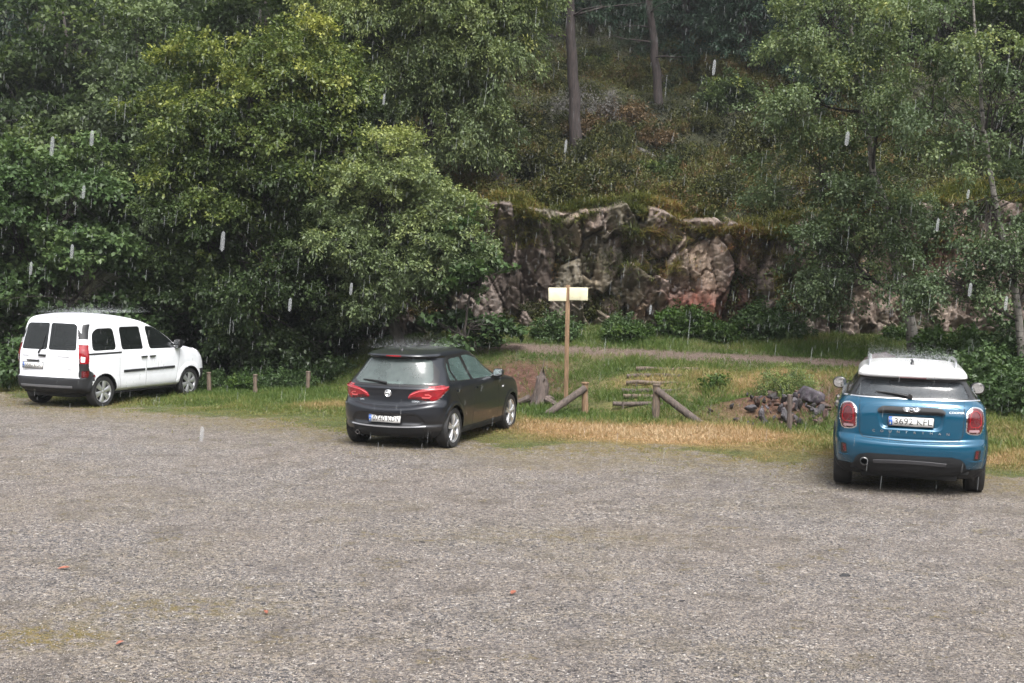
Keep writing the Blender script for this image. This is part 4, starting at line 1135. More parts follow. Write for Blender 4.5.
def make_wheel(parent, x, y, r, wid, rimr, spokes, style, side):
    """side +1 = left of the car"""
    w = empty('wheel', (x, y, r)); w.parent = parent
    t = MB(); h = wid / 2
    t.lathe([(rimr * .98, -h * .75), (rimr * 1.06, -h * .95), (r * .93, -h), (r * .985, -h * .8), (r, -h * .5), (r, h * .5), (r * .985, h * .8), (r * .93, h), (rimr * 1.06, h * .95), (rimr * .98, h * .75)], 'Y', 44)
    t.build('tyre', M_TYRE, w, True)
    m = MB(); o = side
    m.lathe([(rimr * .93, -o * h * .6), (rimr * .92, o * h * .35), (rimr * .95, o * h * .62), (rimr * 1.03, o * h * .8), (rimr * 1.06, o * h * .86), (rimr * 1.03, o * h * .9), (rimr * .97, o * h * .84)], 'Y', 40)
    for k in range(spokes):
        a0 = 2 * math.pi * k / spokes + .3
        for da in ((-.1, .1) if style == 'twin' else (0,)):
            a = a0 + da * (1.0 if style == 'twin' else 0)
            wi, wo_ = (0.016, 0.024) if style == 'twin' else (0.026, 0.05)
            if style == 'cover': wi, wo_ = 0.030, 0.062
            r0, r1 = rimr * .16, rimr * .96
            P = []
            for (rr, ww, yy) in ((r0, wi, .74), ((r0 + r1) / 2, (wi + wo_) / 2, .84), (r1, wo_, .80)):
                aa = a + (da * .6 * (rr / r1) if style == 'twin' else 0)
                er = np.array([math.cos(aa), 0, math.sin(aa)]); et = np.array([-math.sin(aa), 0, math.cos(aa)])
                for q, dy in ((-1, 0), (-.45, .012), (.45, .012), (1, 0)):
                    P.append(er * rr + et * ww * q + np.array([0, o * (h * yy + dy), 0]))
                for q in (1, -1): P.append(er * rr + et * ww * q * .8 + np.array([0, o * (h * yy - .03), 0]))
            F = []
            for i in range(2):
                for j in range(6): F.append((i * 6 + j, i * 6 + (j + 1) % 6, (i + 1) * 6 + (j + 1) % 6, (i + 1) * 6 + j))
            m.add(P, F)
    m.lathe([(0.001, o * h * .93), (rimr * .10, o * h * .92), (rimr * .17, o * h * .84), (rimr * .24, o * h * .76), (rimr * .24, o * h * .4)], 'Y', 20)
    m.build('rim', M_ALLOY, w, True)
    b = MB()
    b.lathe([(0.01, o * h * .3), (rimr * .72, o * h * .3), (rimr * .74, o * h * .1), (rimr * .9, 0)], 'Y', 30)
    b.build('brake_disc', simple_cache('brake', (0.03, 0.028, 0.027), .6), w, True)
    return w
_sc = {}
def simple_cache(name, col, rough=.5, **k):
    if name not in _sc: _sc[name] = simple(name, col, rough, **k)
    return _sc[name]

def plate(parent, M, txt, W=.52, H=.11, txt_size=.098):
    """EU style plate; writing and band are sub-parts"""
    b = MB(); b.box((0, 0, .003), (W, H, .006)); V = xf(np.concatenate(b.V), M)
    b.V = [V]; pl = b.build('number_plate', M_PLATE, parent)
    fr = MB()
    for cx, cy, sx, sy in ((0, H / 2 + .004, W + .016, .008), (0, -H / 2 - .004, W + .016, .008), (-W / 2 - .004, 0, .008, H), (W / 2 + .004, 0, .008, H)):
        fr.box((cx, cy, .004), (sx, sy, .010))
    fr.V = [xf(np.concatenate(fr.V), M)]; fr.build('plate_frame', M_BLACK, pl)
    bl = MB(); bl.box((-W / 2 + .022, 0, .0068), (.040, H - .008, .002)); bl.V = [xf(np.concatenate(bl.V), M)]; bl.build('plate_band', M_PLBLUE, pl)
    V, F = text_mesh('E', .035, .0005); mb = MB(); mb.add(xf(V + np.array([-W / 2 + .022, -.028, .0085]), M), F)
    for k in range(12):
        a = 2 * math.pi * k / 12
        mb.box(tuple(xf(np.array([[-W / 2 + .022 + .012 * math.cos(a), .022 + .012 * math.sin(a), .0085]]), M)[0]), (.003, .003, .003))
    mb.build('plate_stars', M_INKW, pl)
    V, F = text_mesh(txt, txt_size, .0008, sx=.88, spacing=1.02)
    wd = V[:, 0].max() - V[:, 0].min(); V[:, 0] *= (W - .085) / wd
    V[:, 1] -= (V[:, 1].max() + V[:, 1].min()) / 2; V[:, 1] *= .078 / (V[:, 1].max() - V[:, 1].min())
    mb = MB(); mb.add(xf(V + np.array([.022, 0, .0075]), M), F); mb.build('plate_writing', M_INK, pl)
    return pl

def seat(parent, x, y, z, w=.5, wide=False):
    m = MB()
    m.box((x, y, z + .08), (.5, w, .16), bev=.05)
    R = rotm((0, 1, 0), -.28)
    m.box((x - .30, y, z + .42), (.14, w * .94, .62), R, bev=.055)
    for dy in ((-w * .28, w * .28) if wide else (0,)):
        m.box((x - .40, y + dy, z + .82), (.10, .24, .17), R, bev=.04)
        for q in (-.06, .06): m.tube([(x - .385, y + dy + q, z + .68), (x - .40, y + dy + q, z + .78)], .007, 6)
    return m.build('seat', M_SEAT, parent, True)

def cabin(parent, x_dash, wid, zf, zd, rear_x, front_x):
    m = MB()
    m.box(((rear_x + x_dash) / 2 - .1, 0, zf), (x_dash - rear_x + .9, wid * 1.5, .06))
    m.box((x_dash + .25, 0, zd - .16), (.5, wid * 1.62, .34), bev=.07)
    m.build('cabin_floor', M_INT, parent, True)
    for y in (-.37, .37): seat(parent, front_x, y, zf + .12)
    seat(parent, rear_x, 0, zf + .12, w=1.22, wide=True)
    s = MB()
    th = np.linspace(0, 2 * np.pi, 25)
    c = np.array([x_dash - .12, .37, zd - .02])
    s.tube([c + .18 * np.array([.45 * math.sin(t), math.cos(t), .89 * math.sin(t)]) for t in th], .014, 8, cap=False)
    s.tube([c, c + np.array([.25, 0, -.12])], .03, 8)
    s.box(tuple(c), (.03, .34, .04)); s.build('steering_wheel', M_BLACK, parent, True)

def underbody(parent, x0, x1, w, z, xw, R):
    m = MB(); m.box(((x0 + x1) / 2, 0, z + .05), (x1 - x0, w * 1.3, .1)); m.box(((xw[0] + xw[1]) / 2, 0, z + .05), (xw[1] - xw[0] - 2.1 * R, w * 1.9, .05)); m.box((x0 + .06, 0, z + .10), (.16, w * 1.6, .04))
    # arches: half tubes over each wheel
    for cx in xw:
        for sy in (-1, 1):
            th = np.linspace(-.25, math.pi + .25, 22); V = []; F = []
            for t in th:
                for yy in (w * .99, w * .62): V.append((cx + R * math.cos(t), sy * yy, R * .92 + .02 + R * math.sin(t) - .0))
            for i in range(len(th) - 1): F.append((2 * i, 2 * i + 1, 2 * i + 3, 2 * i + 2))
            m.add(V, F)
            m.add([(cx - R, sy * w * .62, z), (cx + R, sy * w * .62, z), (cx + R, sy * w * .62, R * 1.95), (cx - R, sy * w * .62, R * 1.95)], [(0, 1, 2, 3)])
    for cx in xw: m.tube([(cx, -w * .8, R * .9), (cx, w * .8, R * .9)], .035, 8)
    return m.build('underbody', M_LINER, parent)

def arc_line(cx, cz, r, a0, a1, n=14):
    return [(cx + r * math.cos(a0 + (a1 - a0) * i / n), cz + r * math.sin(a0 + (a1 - a0) * i / n)) for i in range(n + 1)]

def add_mirror(parent, p, side, mat, glass=M_MIRROR, size=(.10, .20, .15), round_=False):
    """p: where the stalk meets the door"""
    p = np.array(p); c = p + np.array([.03, side * (.05 + size[1] / 2), .06])
    m = MB(); bm = bmesh.new(); bmesh.ops.create_uvsphere(bm, u_segments=20, v_segments=12, radius=1)
    V = np.array([v.co[:] for v in bm.verts]); F = [[v.index for v in f.verts] for f in bm.faces]; bm.free()
    e = .62 if not round_ else .85
    V = np.sign(V) * np.abs(V)**e
    V = V / np.abs(V).max(0) * np.array([size[0] / 1, size[1] / 2, size[2] / 2])
    V[:, 0] = np.where(V[:, 0] < 0, V[:, 0] * .25, V[:, 0])
    m.add(V + c, F)
    m.tube([p + np.array([0, -side * .02, 0]), p + np.array([.02, side * .05, .02]), c + np.array([.02, -side * .03, -.03])], [.022, .02, .02], 8)
    o = m.build('door_mirror', mat, parent, True)
    g = MB(); th = np.linspace(0, 2 * np.pi, 24, endpoint=False)
    rr = [(abs(math.cos(t))**(e) * (1 if math.cos(t) > 0 else -1) * size[1] * .42, abs(math.sin(t))**(e) * (1 if math.sin(t) > 0 else -1) * size[2] * .40) for t in th]
    xg = -size[0] * .25 - .002
    g.add([c + np.array([xg, a, b]) for a, b in rr] + [c + np.array([xg - .003, 0, 0])], [(i, (i + 1) % 24, 24) for i in range(24)])
    gg = g.build('mirror_glass', glass, o, True)
    return o
def finish_common(c, root, body_mat, glass_mat, names):
    for nm, obj, mat, off in names:
        c.part(nm, obj, mat, root, off)

# ------------------------------------------------------------- blue car with white roof
def make_blue_car():
    root = empty('parked_car')
    tag(root, 'metallic blue car with white roof and roof rails parked at the right', 'car', 'cars parked at the edge of the gravel')
    blue = paint('blue_paint', (0.001, 0.068, 0.130), .35, .22)
    white = paint('white_roof_paint', (0.80, 0.81, 0.82), 0, .3)
    gl = car_glass('car_glass_pale', (.42, .46, .48), .28, (.30, .34, .38))
    c = Shell([
        # z     xr    xf    w     ar   nr   af   nf
        (.22, -.60, 3.28, .820, .45, 2.6, .60, 2.4),
        (.30, -.70, 3.42, .865, .45, 2.7, .60, 2.4),
        (.42, -.775, 3.47, .895, .45, 2.9, .60, 2.5),
        (.52, -.795, 3.48, .905, .45, 3.0, .60, 2.5),
        (.58, -.80, 3.48, .910, .45, 3.0, .60, 2.5, .0),
        (.635, -.790, 3.47, .912, .45, 3.0, .60, 2.5, .04),
        (.670, -.740, 3.46, .912, .42, 3.0, .60, 2.5, .06),
        (.70, -.722, 3.45, .912, .42, 3.0, .60, 2.5, .04),
        (.80, -.72, 3.43, .910, .42, 2.9, .62, 2.5),
        (.95, -.72, 3.36, .903, .42, 2.8, .70, 2.5),
        (1.05, -.705, 3.05, .893, .42, 2.7, .80, 2.6),
        (1.12, -.675, 2.45, .860, .42, 2.7, .80, 2.7),
        (1.155, -.645, 2.20, .820, .42, 2.7, .70, 2.7),
        (1.175, -.625, 2.10, .795, .42, 2.8, .65, 2.7),
        (1.30, -.565, 1.75, .720, .38, 3.0, .55, 2.7),
        (1.405, -.505, 1.48, .655, .34, 3.2, .50, 2.7),
        (1.420, -.560, 1.45, .655, .32, 3.2, .50, 2.7),
        (1.435, -.610, 1.42, .660, .32, 3.2, .50, 2.7),
        (1.465, -.620, 1.38, .658, .32, 3.2, .50, 2.7),
        (1.500, -.590, 1.30, .640, .34, 3.1, .50, 2.7),
        (1.545, -.48, 1.18, .585, .38, 2.9, .50, 2.7),
        (1.575, -.28, 1.00, .47, .40, 2.7, .40, 2.5),
        (1.590, -.05, .80, .28, .3, 2.5, .3, 2.3),
        (1.595, .12, .60, .01, .2, 2.2, .2, 2.2),
    ])
    xw = (0.0, 2.67); R = .345
    for x in xw: c.wheel_arch(x, R, .385, .022, .07)
    # plate recess in the tailgate
    rec = rpoly([(-.36, .80), (.36, .80), (.40, 1.03), (-.40, 1.03)], .08)
    c.displace('rear', rec, .035, .035)
    c.displace('rear', rpoly([(-.60, 1.10), (-.60, .70), (.60, .70), (.60, 1.10)], .1), -.006, .02)
    for sg in (1, -1):
        l = [(sg * a, b) for a, b in rpoly([(.630, .79), (.815, .77), (.850, .93), (.825, 1.08), (.705, 1.11), (.640, 1.04)], .06)]
        c.displace('rear', l, -.016, .03)
    c.normals()
    # materials by region
    c.mark_fn('cladding', lambda C, n: (C[:, 2] < .36) | ((np.hypot(C[:, 0] - xw[0], C[:, 2] - R) < .455) & (np.abs(n[:, 1]) > .3)) | ((np.hypot(C[:, 0] - xw[1], C[:, 2] - R) < .455) & (np.abs(n[:, 1]) > .3)))
    c.mark('cladding', 'rear', rpoly([(-.72, .20), (-.62, .47), (-.50, .505), (.50, .505), (.62, .47), (.72, .20)], .05))
    c.mark_fn('greenhouse', lambda C, n: (C[:, 2] > 1.168) & (C[:, 2] < 1.436) & ~((C[:, 0] < -.50) & (C[:, 2] > 1.41)))
    c.mark_fn('roof', lambda C, n: (C[:, 2] >= 1.430) | ((C[:, 0] < -.50) & (C[:, 2] > 1.414)))
    rw = rpoly([(-.68, 1.195), (.68, 1.195), (.58, 1.385), (-.58, 1.385)], .05)
    c.mark('rear_window', 'rear', rw)
    c.mark('windscreen', 'front', rpoly([(-.66, 1.19), (.66, 1.19), (.56, 1.40), (-.56, 1.40)], .05))
    for pl in ('left', 'right'):
        c.mark('side_' + pl, pl, rpoly([(-.36, 1.20), (.12, 1.19), (.12, 1.40), (-.28, 1.40)], .04))
        c.mark('sideb_' + pl, pl, rpoly([(.18, 1.19), (.86, 1.19), (.86, 1.405), (.18, 1.405)], .03))
        c.mark('sidec_' + pl, pl, rpoly([(.93, 1.19), (1.80, 1.19), (1.62, 1.33), (1.36, 1.405), (.93, 1.405)], .03))
    for sg, nm in ((1, 'left'), (-1, 'right')):
        lo = rpoly([(.630, .785), (.815, .765), (.855, .93), (.828, 1.09), (.705, 1.115), (.637, 1.04)], .06)
        li = rpoly([(.646, .797), (.803, .780), (.840, .93), (.815, 1.073), (.708, 1.097), (.655, 1.03)], .05)
        c.mark('bezel_' + nm, 'rear', [(sg * a, b) for a, b in lo])
        c.mark('lamp_' + nm, 'rear', [(sg * a, b) for a, b in li])
        c.mark('rev_' + nm, 'rear', [(sg * a, b) for a, b in rpoly([(.675, .808), (.785, .800), (.79, .832), (.677, .838)], .02)], snap=False)
        c.mark('slot_' + nm, 'rear', [(sg * a, b) for a, b in rpoly([(.73, .47), (.81, .47), (.82, .60), (.75, .60)], .02)])
    bar = rpoly([(-.385, 1.0), (.385, 1.0), (.40, 1.035), (.34, 1.080), (-.34, 1.080), (-.40, 1.035)], .03)
    c.mark('handle_bar', 'rear', bar)
    body = c.part('', 'body', blue, root)
    c.part('cladding', 'cladding', M_PLASTIC, root, .004)
    c.part('greenhouse', 'window_frame', M_BLACK, root)
    c.part('roof', 'roof', white, root)
    g = c.part('rear_window', 'rear_window', gl, root, -.003)
    c.part('windscreen', 'windscreen', gl, root, -.003)
    for pl in ('left', 'right'):
        for k in ('side_', 'sideb_', 'sidec_'): c.part(k + pl, 'side_window', gl, root, -.003)
        b = c.part('lamp_' + pl, 'tail_light', M_DKRED, root, .006)
        c.part('bezel_' + pl, 'light_surround', M_CHROME, b, .002)
        c.part('rev_' + pl, 'reversing_lamp', simple_cache('dullclear', (.30, .20, .21), .3), b, .008)
        # bright red ring of the lamp
        r = MB(); sg = 1 if pl == 'left' else -1
        c.ribbon(r, 'rear', [(sg * a, z) for a, z in rpoly([(.675, .87), (.68, 1.01), (.72, 1.07), (.785, 1.045), (.81, .93), (.797, .865)], .03)] + [(sg * .685, .869)], .016, .011)
        r.build('lamp_ring', simple_cache('midred', (.22, .005, .009), .15, coat=1.0), b, True)
        c.part('slot_' + pl, 'fog_lamp', M_BLACK, root, .001)
        f = MB(); c.ribbon(f, 'rear', [(sg * .765, .495), (sg * .775, .585)], .045, .008); f.build('reflector', M_DKRED, root, True)
        f = MB(); c.ribbon(f, 'rear', [(sg * .70, .455), (sg * .83, .462)], .020, .012); f.build('trim_blade', blue, root, True)
        # head lamps at the nose
        h = MB(); p, n = c.at('front', sg * .66, .84, .0)
        h.lathe([(.001, .02), (.07, .018), (.095, 0), (.10, -.04)], 'X', 24, tuple(p)); h.build('headlight', M_CLEAR, root, True)
    c.part('handle_bar', 'tailgate_handle', M_BLACK, root, .010)
    underbody(root, -.6, 3.3, .86, .20, xw, .385)
    # chrome belt line
    m = MB(); c.ribbon(m, 'rear', [(y, 1.172) for y in np.linspace(-.80, .80, 40)], .022, .006)
    m.build('belt_moulding', M_CHROME, root, True)
    for pl in ('left', 'right'):
        m = MB(); c.ribbon(m, pl, [(x, 1.172) for x in np.linspace(-.45, 1.95, 40)], .018, .006); m.build('belt_moulding', M_CHROME, root, True)
    # gaps: tailgate edges and doors
    gaps(c, root, M_GAP, [('rear', [(-.61, 1.16), (-.61, .95), (-.60, .74), (-.55, .69), (0, .665), (.55, .69), (.60, .74), (.61, .95), (.61, 1.16)])], .010)
    for pl in ('left', 'right'):
        gaps(c, root, M_GAP, [(pl, [(.89, 1.16), (.89, .38)])], .008); gaps(c, root, M_GAP, [(pl, [(.10, 1.16), (.16, .95), (.42, .70), (.47, .38)])], .008); gaps(c, root, M_GAP, [(pl, [(1.98, 1.12), (2.05, .8), (2.05, .4)])], .008)
    # roof rails
    for sg in (1, -1):
        P = []
        for x in np.linspace(-.36, 1.25, 26):
            q, n = c.at('top', x, sg * (.53 - .03 * abs(x - .4)), 0)
            lift = .055 * smoothstep(-.36, -.26, x) * (1 - smoothstep(1.15, 1.25, x)) + .004
            P.append(q + np.array([0, 0, lift]))
        m = MB(); m.tube(P, .015, 8); m.build('roof_rail', M_ALLOY, root, True)
    # fin aerial
    q, n = c.at('top', -.22, 0, 0)
    m = MB(); m.add([q + np.array(v) for v in ((-.10, .0, .0), (.10, .03, -.004), (.10, -.03, -.004), (-.09, .022, -.004), (-.09, -.022, -.004), (-.075, .004, .062), (-.075, -.004, .062))], [(3, 1, 5), (1, 2, 6, 5), (2, 4, 6), (4, 3, 5, 6)])
    m.build('roof_aerial', M_BLACK, root)
    # high brake light under the spoiler edge
    m = MB(); c.ribbon(m, 'rear', [(y, 1.431) for y in np.linspace(-.16, .16, 12)], .022, .006); m.build('high_brake_light', M_DKRED, root, True)
    # rear wiper
    m = MB(); a, n = c.at('rear', .02, 1.195, .02); b, n2 = c.at('rear', .34, 1.235, .022)
    m.tube([a, (a + b) / 2 + n * .012, b], [.016, .010, .007], 8); c.ribbon(m, 'rear', [(.07, 1.215), (.42, 1.245)], .016, .022); m.lathe([(.001, -.02), (.028, -.02), (.03, .03)], 'X', 14, tuple(a)); m.build('rear_wiper', M_BLACK, root, True)
    # wing emblem on the handle bar
    p, n = c.at('rear', 0, 1.045, .014); Mx = frame_of(p, n)
    m = MB(); ring = [(.034 * math.cos(t), .034 * math.sin(t)) for t in np.linspace(0, 2 * np.pi, 20, endpoint=False)]
    m.poly(ring, 0, .010, Mx)
    for sg in (1, -1):
        for k, ln in enumerate((.098, .105, .098, .085)):
            y0 = .024 - k * .014
            q = [(sg * .028, y0 + .006), (sg * ln, y0 + .008), (sg * (ln - .004), y0 - .003), (sg * .028, y0 - .006)]
            m.poly(q if sg > 0 else q[::-1], 0, .007, Mx)
    e = m.build('emblem', M_CHROME, root)
    m = MB(); m.poly([(.024 * math.cos(t), .024 * math.sin(t)) for t in np.linspace(0, 2 * np.pi, 20, endpoint=False)], .009, .0115, Mx); m.build('emblem_disc', M_INK, e)
    V, F = text_mesh('MINI', .02, .001); m = MB(); m.add(xf(V + np.array([0, 0, .013]), Mx), F); m.build('emblem_writing', M_CHROME, e)
    # plate
    p, n = c.at('rear', 0, .905, .012); plate(root, frame_of(p, np.array([-1, 0, .08])), '3692 KFL')
    # lettering across the tailgate
    m = MB()
    for k, ch in enumerate('COUNTRYMAN'):
        y = .43 - .86 * k / 9
        p, n = c.at('rear', y, .775, .003); V, F = text_mesh(ch, .042, .002, sx=1.15); m.add(xf(V, frame_of(p, n)), F)
    m.build('model_lettering', M_CHROME, root)
    m = MB(); p, n = c.at('rear', -.52, 1.035, .004); V, F = text_mesh('COOPER', .036, .0025, sx=1.2, spacing=1.1); m.add(xf(V, frame_of(p, n)), F); m.build('badge_lettering', M_CHROME, root)
    # exhaust (left) and bumper lower blade
    m = MB(); m.lathe([(.040, .10), (.048, .09), (.050, -.04), (.043, -.045), (.038, -.03), (.036, .12)], 'X', 24, (-.765, .53, .40)); m.build('exhaust_pipe', simple_cache('pipe', (.12, .12, .12), .35, metal=.8), root, True)
    m = MB(); m.lathe([(.001, .10), (.037, .10), (.037, .02)], 'X', 20, (-.765, .53, .40)); m.build('exhaust_inner', M_GAP, root)
    m = MB(); c.ribbon(m, 'rear', [(y, .40 + .02 * math.cos(y * 3)) for y in np.linspace(-.42, .42, 24)], .05, .012); m.build('skid_trim', simple_cache('skid', (.05, .05, .055), .4), root, True)
    for s_ in (1, -1): 
        mo = add_mirror(root, c.at('left' if s_ > 0 else 'right', 1.80, 1.12)[0] + np.array([0, -s_ * .075, -.03]), s_, M_BLACK, size=(.13, .19, .165), round_=True)
    for s_ in (1, -1):
        pl = 'left' if s_ > 0 else 'right'
        for x in (.98, .22):
            m = MB(); c.ribbon(m, pl, [(x, 1.02), (x + .2, 1.02)], .028, .03); m.build('door_handle', M_CHROME, root, True)
    for x in xw:
        for s_ in (1, -1): make_wheel(root, x, s_ * .79, R, .225, .235, 5, 'twin', s_)
    cabin(root, 1.75, .80, .30, 1.08, .20, 1.12)
    m = MB(); m.box((-.25, -.28, 1.135), (.22, .34, .03)); m.build('parcel_shelf_papers', M_PAPER, root)
    return root

# ------------------------------------------------------------- dark grey hatchback
def make_dark_car():
    root = empty('parked_car')
    tag(root, 'dark grey hatchback with big red tail lights parked beside the signpost', 'car', 'cars parked at the edge of the gravel')
    grey = paint('anthracite_paint', (0.012, 0.014, 0.019), .30, .30, coat=.55)
    gl = car_glass('car_glass_fogged', (.40, .50, .48), .42, (.30, .37, .36))
    gs = car_glass('car_glass_side', (.36, .52, .48), .42, (.22, .33, .31))
    c = Shell([
        (.19, -.50, 3.15, .790, .50, 2.5, .60, 2.3),
        (.27, -.60, 3.28, .825, .50, 2.5, .60, 2.3),
        (.36, -.645, 3.32, .845, .50, 2.6, .60, 2.4),
        (.395, -.63, 3.33, .850, .50, 2.6, .60, 2.4),
        (.46, -.65, 3.33, .860, .50, 2.7, .60, 2.4),
        (.56, -.675, 3.33, .866, .50, 2.7, .60, 2.4, .03),
        (.605, -.670, 3.32, .868, .50, 2.7, .60, 2.4, .14),
        (.640, -.630, 3.31, .868, .48, 2.7, .60, 2.4, .16),
        (.665, -.595, 3.31, .868, .46, 2.7, .60, 2.4, .14),
        (.72, -.578, 3.29, .868, .46, 2.6, .62, 2.4, .09),
        (.80, -.570, 3.24, .867, .46, 2.6, .65, 2.4, .03),
        (.885, -.578, 3.10, .862, .46, 2.6, .70, 2.4),
        (.915, -.585, 2.95, .858, .46, 2.6, .80, 2.5),
        (.945, -.565, 2.75, .850, .45, 2.6, .80, 2.5),
        (.985, -.530, 2.45, .830, .45, 2.6, .75, 2.6),
        (1.01, -.510, 2.28, .812, .45, 2.7, .70, 2.6),
        (1.15, -.430, 1.90, .730, .48, 2.4, .60, 2.6),
        (1.30, -.340, 1.66, .655, .50, 2.3, .50, 2.8),
        (1.365, -.300, 1.52, .620, .50, 2.3, .45, 2.8),
        (1.378, -.350, 1.49, .618, .50, 2.4, .45, 2.8),
        (1.390, -.400, 1.47, .616, .50, 2.4, .45, 2.8),
        (1.405, -.395, 1.43, .607, .50, 2.4, .45, 2.8),
        (1.440, -.26, 1.30, .560, .48, 2.4, .50, 2.7),
        (1.472, -.04, 1.08, .44, .40, 2.4, .45, 2.4),
        (1.488, .12, .86, .22, .3, 2.2, .3, 2.2),
        (1.492, .28, .66, .01, .2, 2.0, .2, 2.0),
    ], bow=.045)
    xw = (0.0, 2.51); R = .308
    for x in xw: c.wheel_arch(x, R, .345, .012, .05)
    # pressed lower bumper pocket with the plate
    c.displace('rear', rpoly([(-.62, .42), (-.50, .56), (.50, .56), (.62, .42), (.50, .39), (-.50, .39)], .06), .022, .03)
    lamp = rpoly([(.30, .775), (.52, .765), (.63, .74), (.74, .755), (.845, .93), (.85, .96), (.70, .945), (.48, .915), (.36, .86)], .05)
    for sg in (1, -1): c.displace('rear', [(sg * a, b) for a, b in lamp], -.012, .025)
    c.normals()
    c.mark_fn('lower', lambda C, n: (C[:, 2] < .285))
    c.mark('lower', 'rear', rpoly([(-.60, .2), (-.56, .385), (.56, .385), (.60, .2)], .03))
    c.mark_fn('spoiler', lambda C, n: (C[:, 0] < -.305) & (C[:, 2] > 1.373) & (C[:, 2] < 1.392))
    surround = rpoly([(-.70, .965), (-.60, .950), (.60, .950), (.70, .965), (.715, 1.01), (.59, 1.37), (-.59, 1.37), (-.715, 1.01)], .05)
    c.mark('surround', 'rear', surround)
    c.mark('rear_window', 'rear', rpoly([(-.62, 1.02), (-.54, .985), (.54, .985), (.62, 1.02), (.63, 1.06), (.52, 1.345), (-.52, 1.345), (-.63, 1.06)], .07))
    c.mark('windscreen', 'front', rpoly([(-.66, 1.01), (.66, 1.01), (.54, 1.36), (-.54, 1.36)], .06))
    for pl in ('left', 'right'):
        c.mark('frame', pl, rpoly([(-.12, 1.0), (1.95, .975), (1.84, 1.07), (1.44, 1.34), (1.0, 1.405), (.2, 1.39), (.02, 1.28)], .05))
        c.mark('sa_' + pl, pl, rpoly([(.20, 1.01), (.70, 1.0), (.66, 1.35), (.22, 1.335), (.13, 1.18)], .03))
        c.mark('sb_' + pl, pl, rpoly([(.80, 1.0), (1.72, .985), (1.62, 1.10), (1.34, 1.30), (1.02, 1.365), (.76, 1.365)], .03))
        c.mark('sc_' + pl, pl, rpoly([(-.06, 1.03), (.13, 1.02), (.08, 1.18), (.12, 1.30), (.05, 1.25)], .02))
    for sg, nm in ((1, 'left'), (-1, 'right')):
        c.mark('lamp_' + nm, 'rear', [(sg * a, b) for a, b in lamp])
        c.mark('lamp_' + nm, nm, rpoly([(-.55, .74), (-.42, .76), (-.26, .965), (-.30, .975), (-.55, .95)], .03))
        c.mark('dark_' + nm, 'rear', [(sg * a, b) for a, b in rpoly([(.31, .780), (.52, .770), (.63, .745), (.66, .775), (.56, .80), (.40, .815)], .02)], snap=False)
    body = c.part('', 'body', grey, root)
    c.part('lower', 'lower_bumper', M_PLASTIC, root, .002)
    c.part('spoiler', 'spoiler_underside', M_BLACK, root)
    c.part('surround', 'window_surround', M_BLACK, root)
    c.part('frame', 'window_frame', M_BLACK, root, .001)
    c.part('rear_window', 'rear_window', gl, root, .002)
    c.part('windscreen', 'windscreen', gs, root, -.002)
    for sg, pl in ((1, 'left'), (-1, 'right')):
        for k in ('sa_', 'sb_', 'sc_'): c.part(k + pl, 'side_window', gs, root, -.002)
        b = c.part('lamp_' + pl, 'tail_light', M_RED, root, .004)
        c.part('dark_' + pl, 'lamp_base', M_DKRED, b, .006)
        r = MB(); c.ribbon(r, 'rear', [(sg * a, z) for a, z in ((.53, .80), (.60, .79), (.66, .80), (.65, .84), (.57, .84))], .022, .009); r.build('reversing_lamp', simple_cache('pinklens', (.55, .10, .10), .15), b, True)
        r = MB(); c.ribbon(r, 'rear', [(sg * a, z) for a, z in ((.36, .835), (.48, .885), (.70, .915), (.80, .925))], .012, .008); r.build('lamp_line', simple_cache('pinklens2', (.65, .12, .13), .15), b, True)
        h = MB(); p, n = c.at('front', sg * .62, .74); c.ribbon(h, 'front', [(sg * .45, .72), (sg * .60, .76), (sg * .72, .82)], .14, .008); h.build('headlight', M_CLEAR, root, True)
    underbody(root, -.45, 3.15, .82, .18, xw, .345)
    gaps(c, root, M_GAP, [('rear', [(-.66, .94), (-.60, .84), (-.53, .74), (-.44, .672), (-.2, .645), (0, .64), (.2, .645), (.44, .672), (.53, .74), (.60, .84), (.66, .94)])], .010)
    for pl in ('left', 'right'):
        gaps(c, root, M_GAP, [(pl, [(.75, .98), (.75, .30)])], .008); gaps(c, root, M_GAP, [(pl, [(-.04, 1.0), (.05, .82), (.30, .62), (.36, .32)])], .008); gaps(c, root, M_GAP, [(pl, [(1.78, .97), (1.86, .7), (1.86, .32)])], .008)
    for s_, pl in ((1, 'left'), (-1, 'right')):
        for x in (.84, .08):
            m = MB(); c.ribbon(m, pl, [(x, .865), (x + .09, .868), (x + .18, .865)], .026, .028); m.build('door_handle', grey, root, True)
        m = MB(); c.ribbon(m, pl, [(2.02, .79), (2.08, .79)], .03, .008); m.build('side_repeater', M_CLEAR, root, True)
        add_mirror(root, c.at(pl, 1.62, 1.0)[0] + np.array([0, -s_ * .03, -.02]), s_, grey, size=(.11, .17, .14))
    # chrome strip on the bumper, rear wiper, high brake light, aerial, emblem
    m = MB(); c.ribbon(m, 'rear', [(y, .352 + .02 * (abs(y) / .6)**2) for y in np.linspace(-.60, .60, 30)], .020, .012); m.build('bumper_strip', simple_cache('strip', (.42, .42, .44), .3, metal=.6), root, True)
    m = MB(); a, n = c.at('rear', 0.04, .985, .02); b, n2 = c.at('rear', .40, 1.02, .024)
    m.tube([a, (a + b) / 2 + n * .012, b], [.020, .012, .007], 8); c.ribbon(m, 'rear', [(.08, .995), (.46, 1.025)], .018, .020); m.build('rear_wiper', M_BLACK, root, True)
    m = MB(); c.ribbon(m, 'rear', [(y, 1.394) for y in np.linspace(-.12, .12, 10)], .022, .006); m.build('high_brake_light', M_RED, root, True)
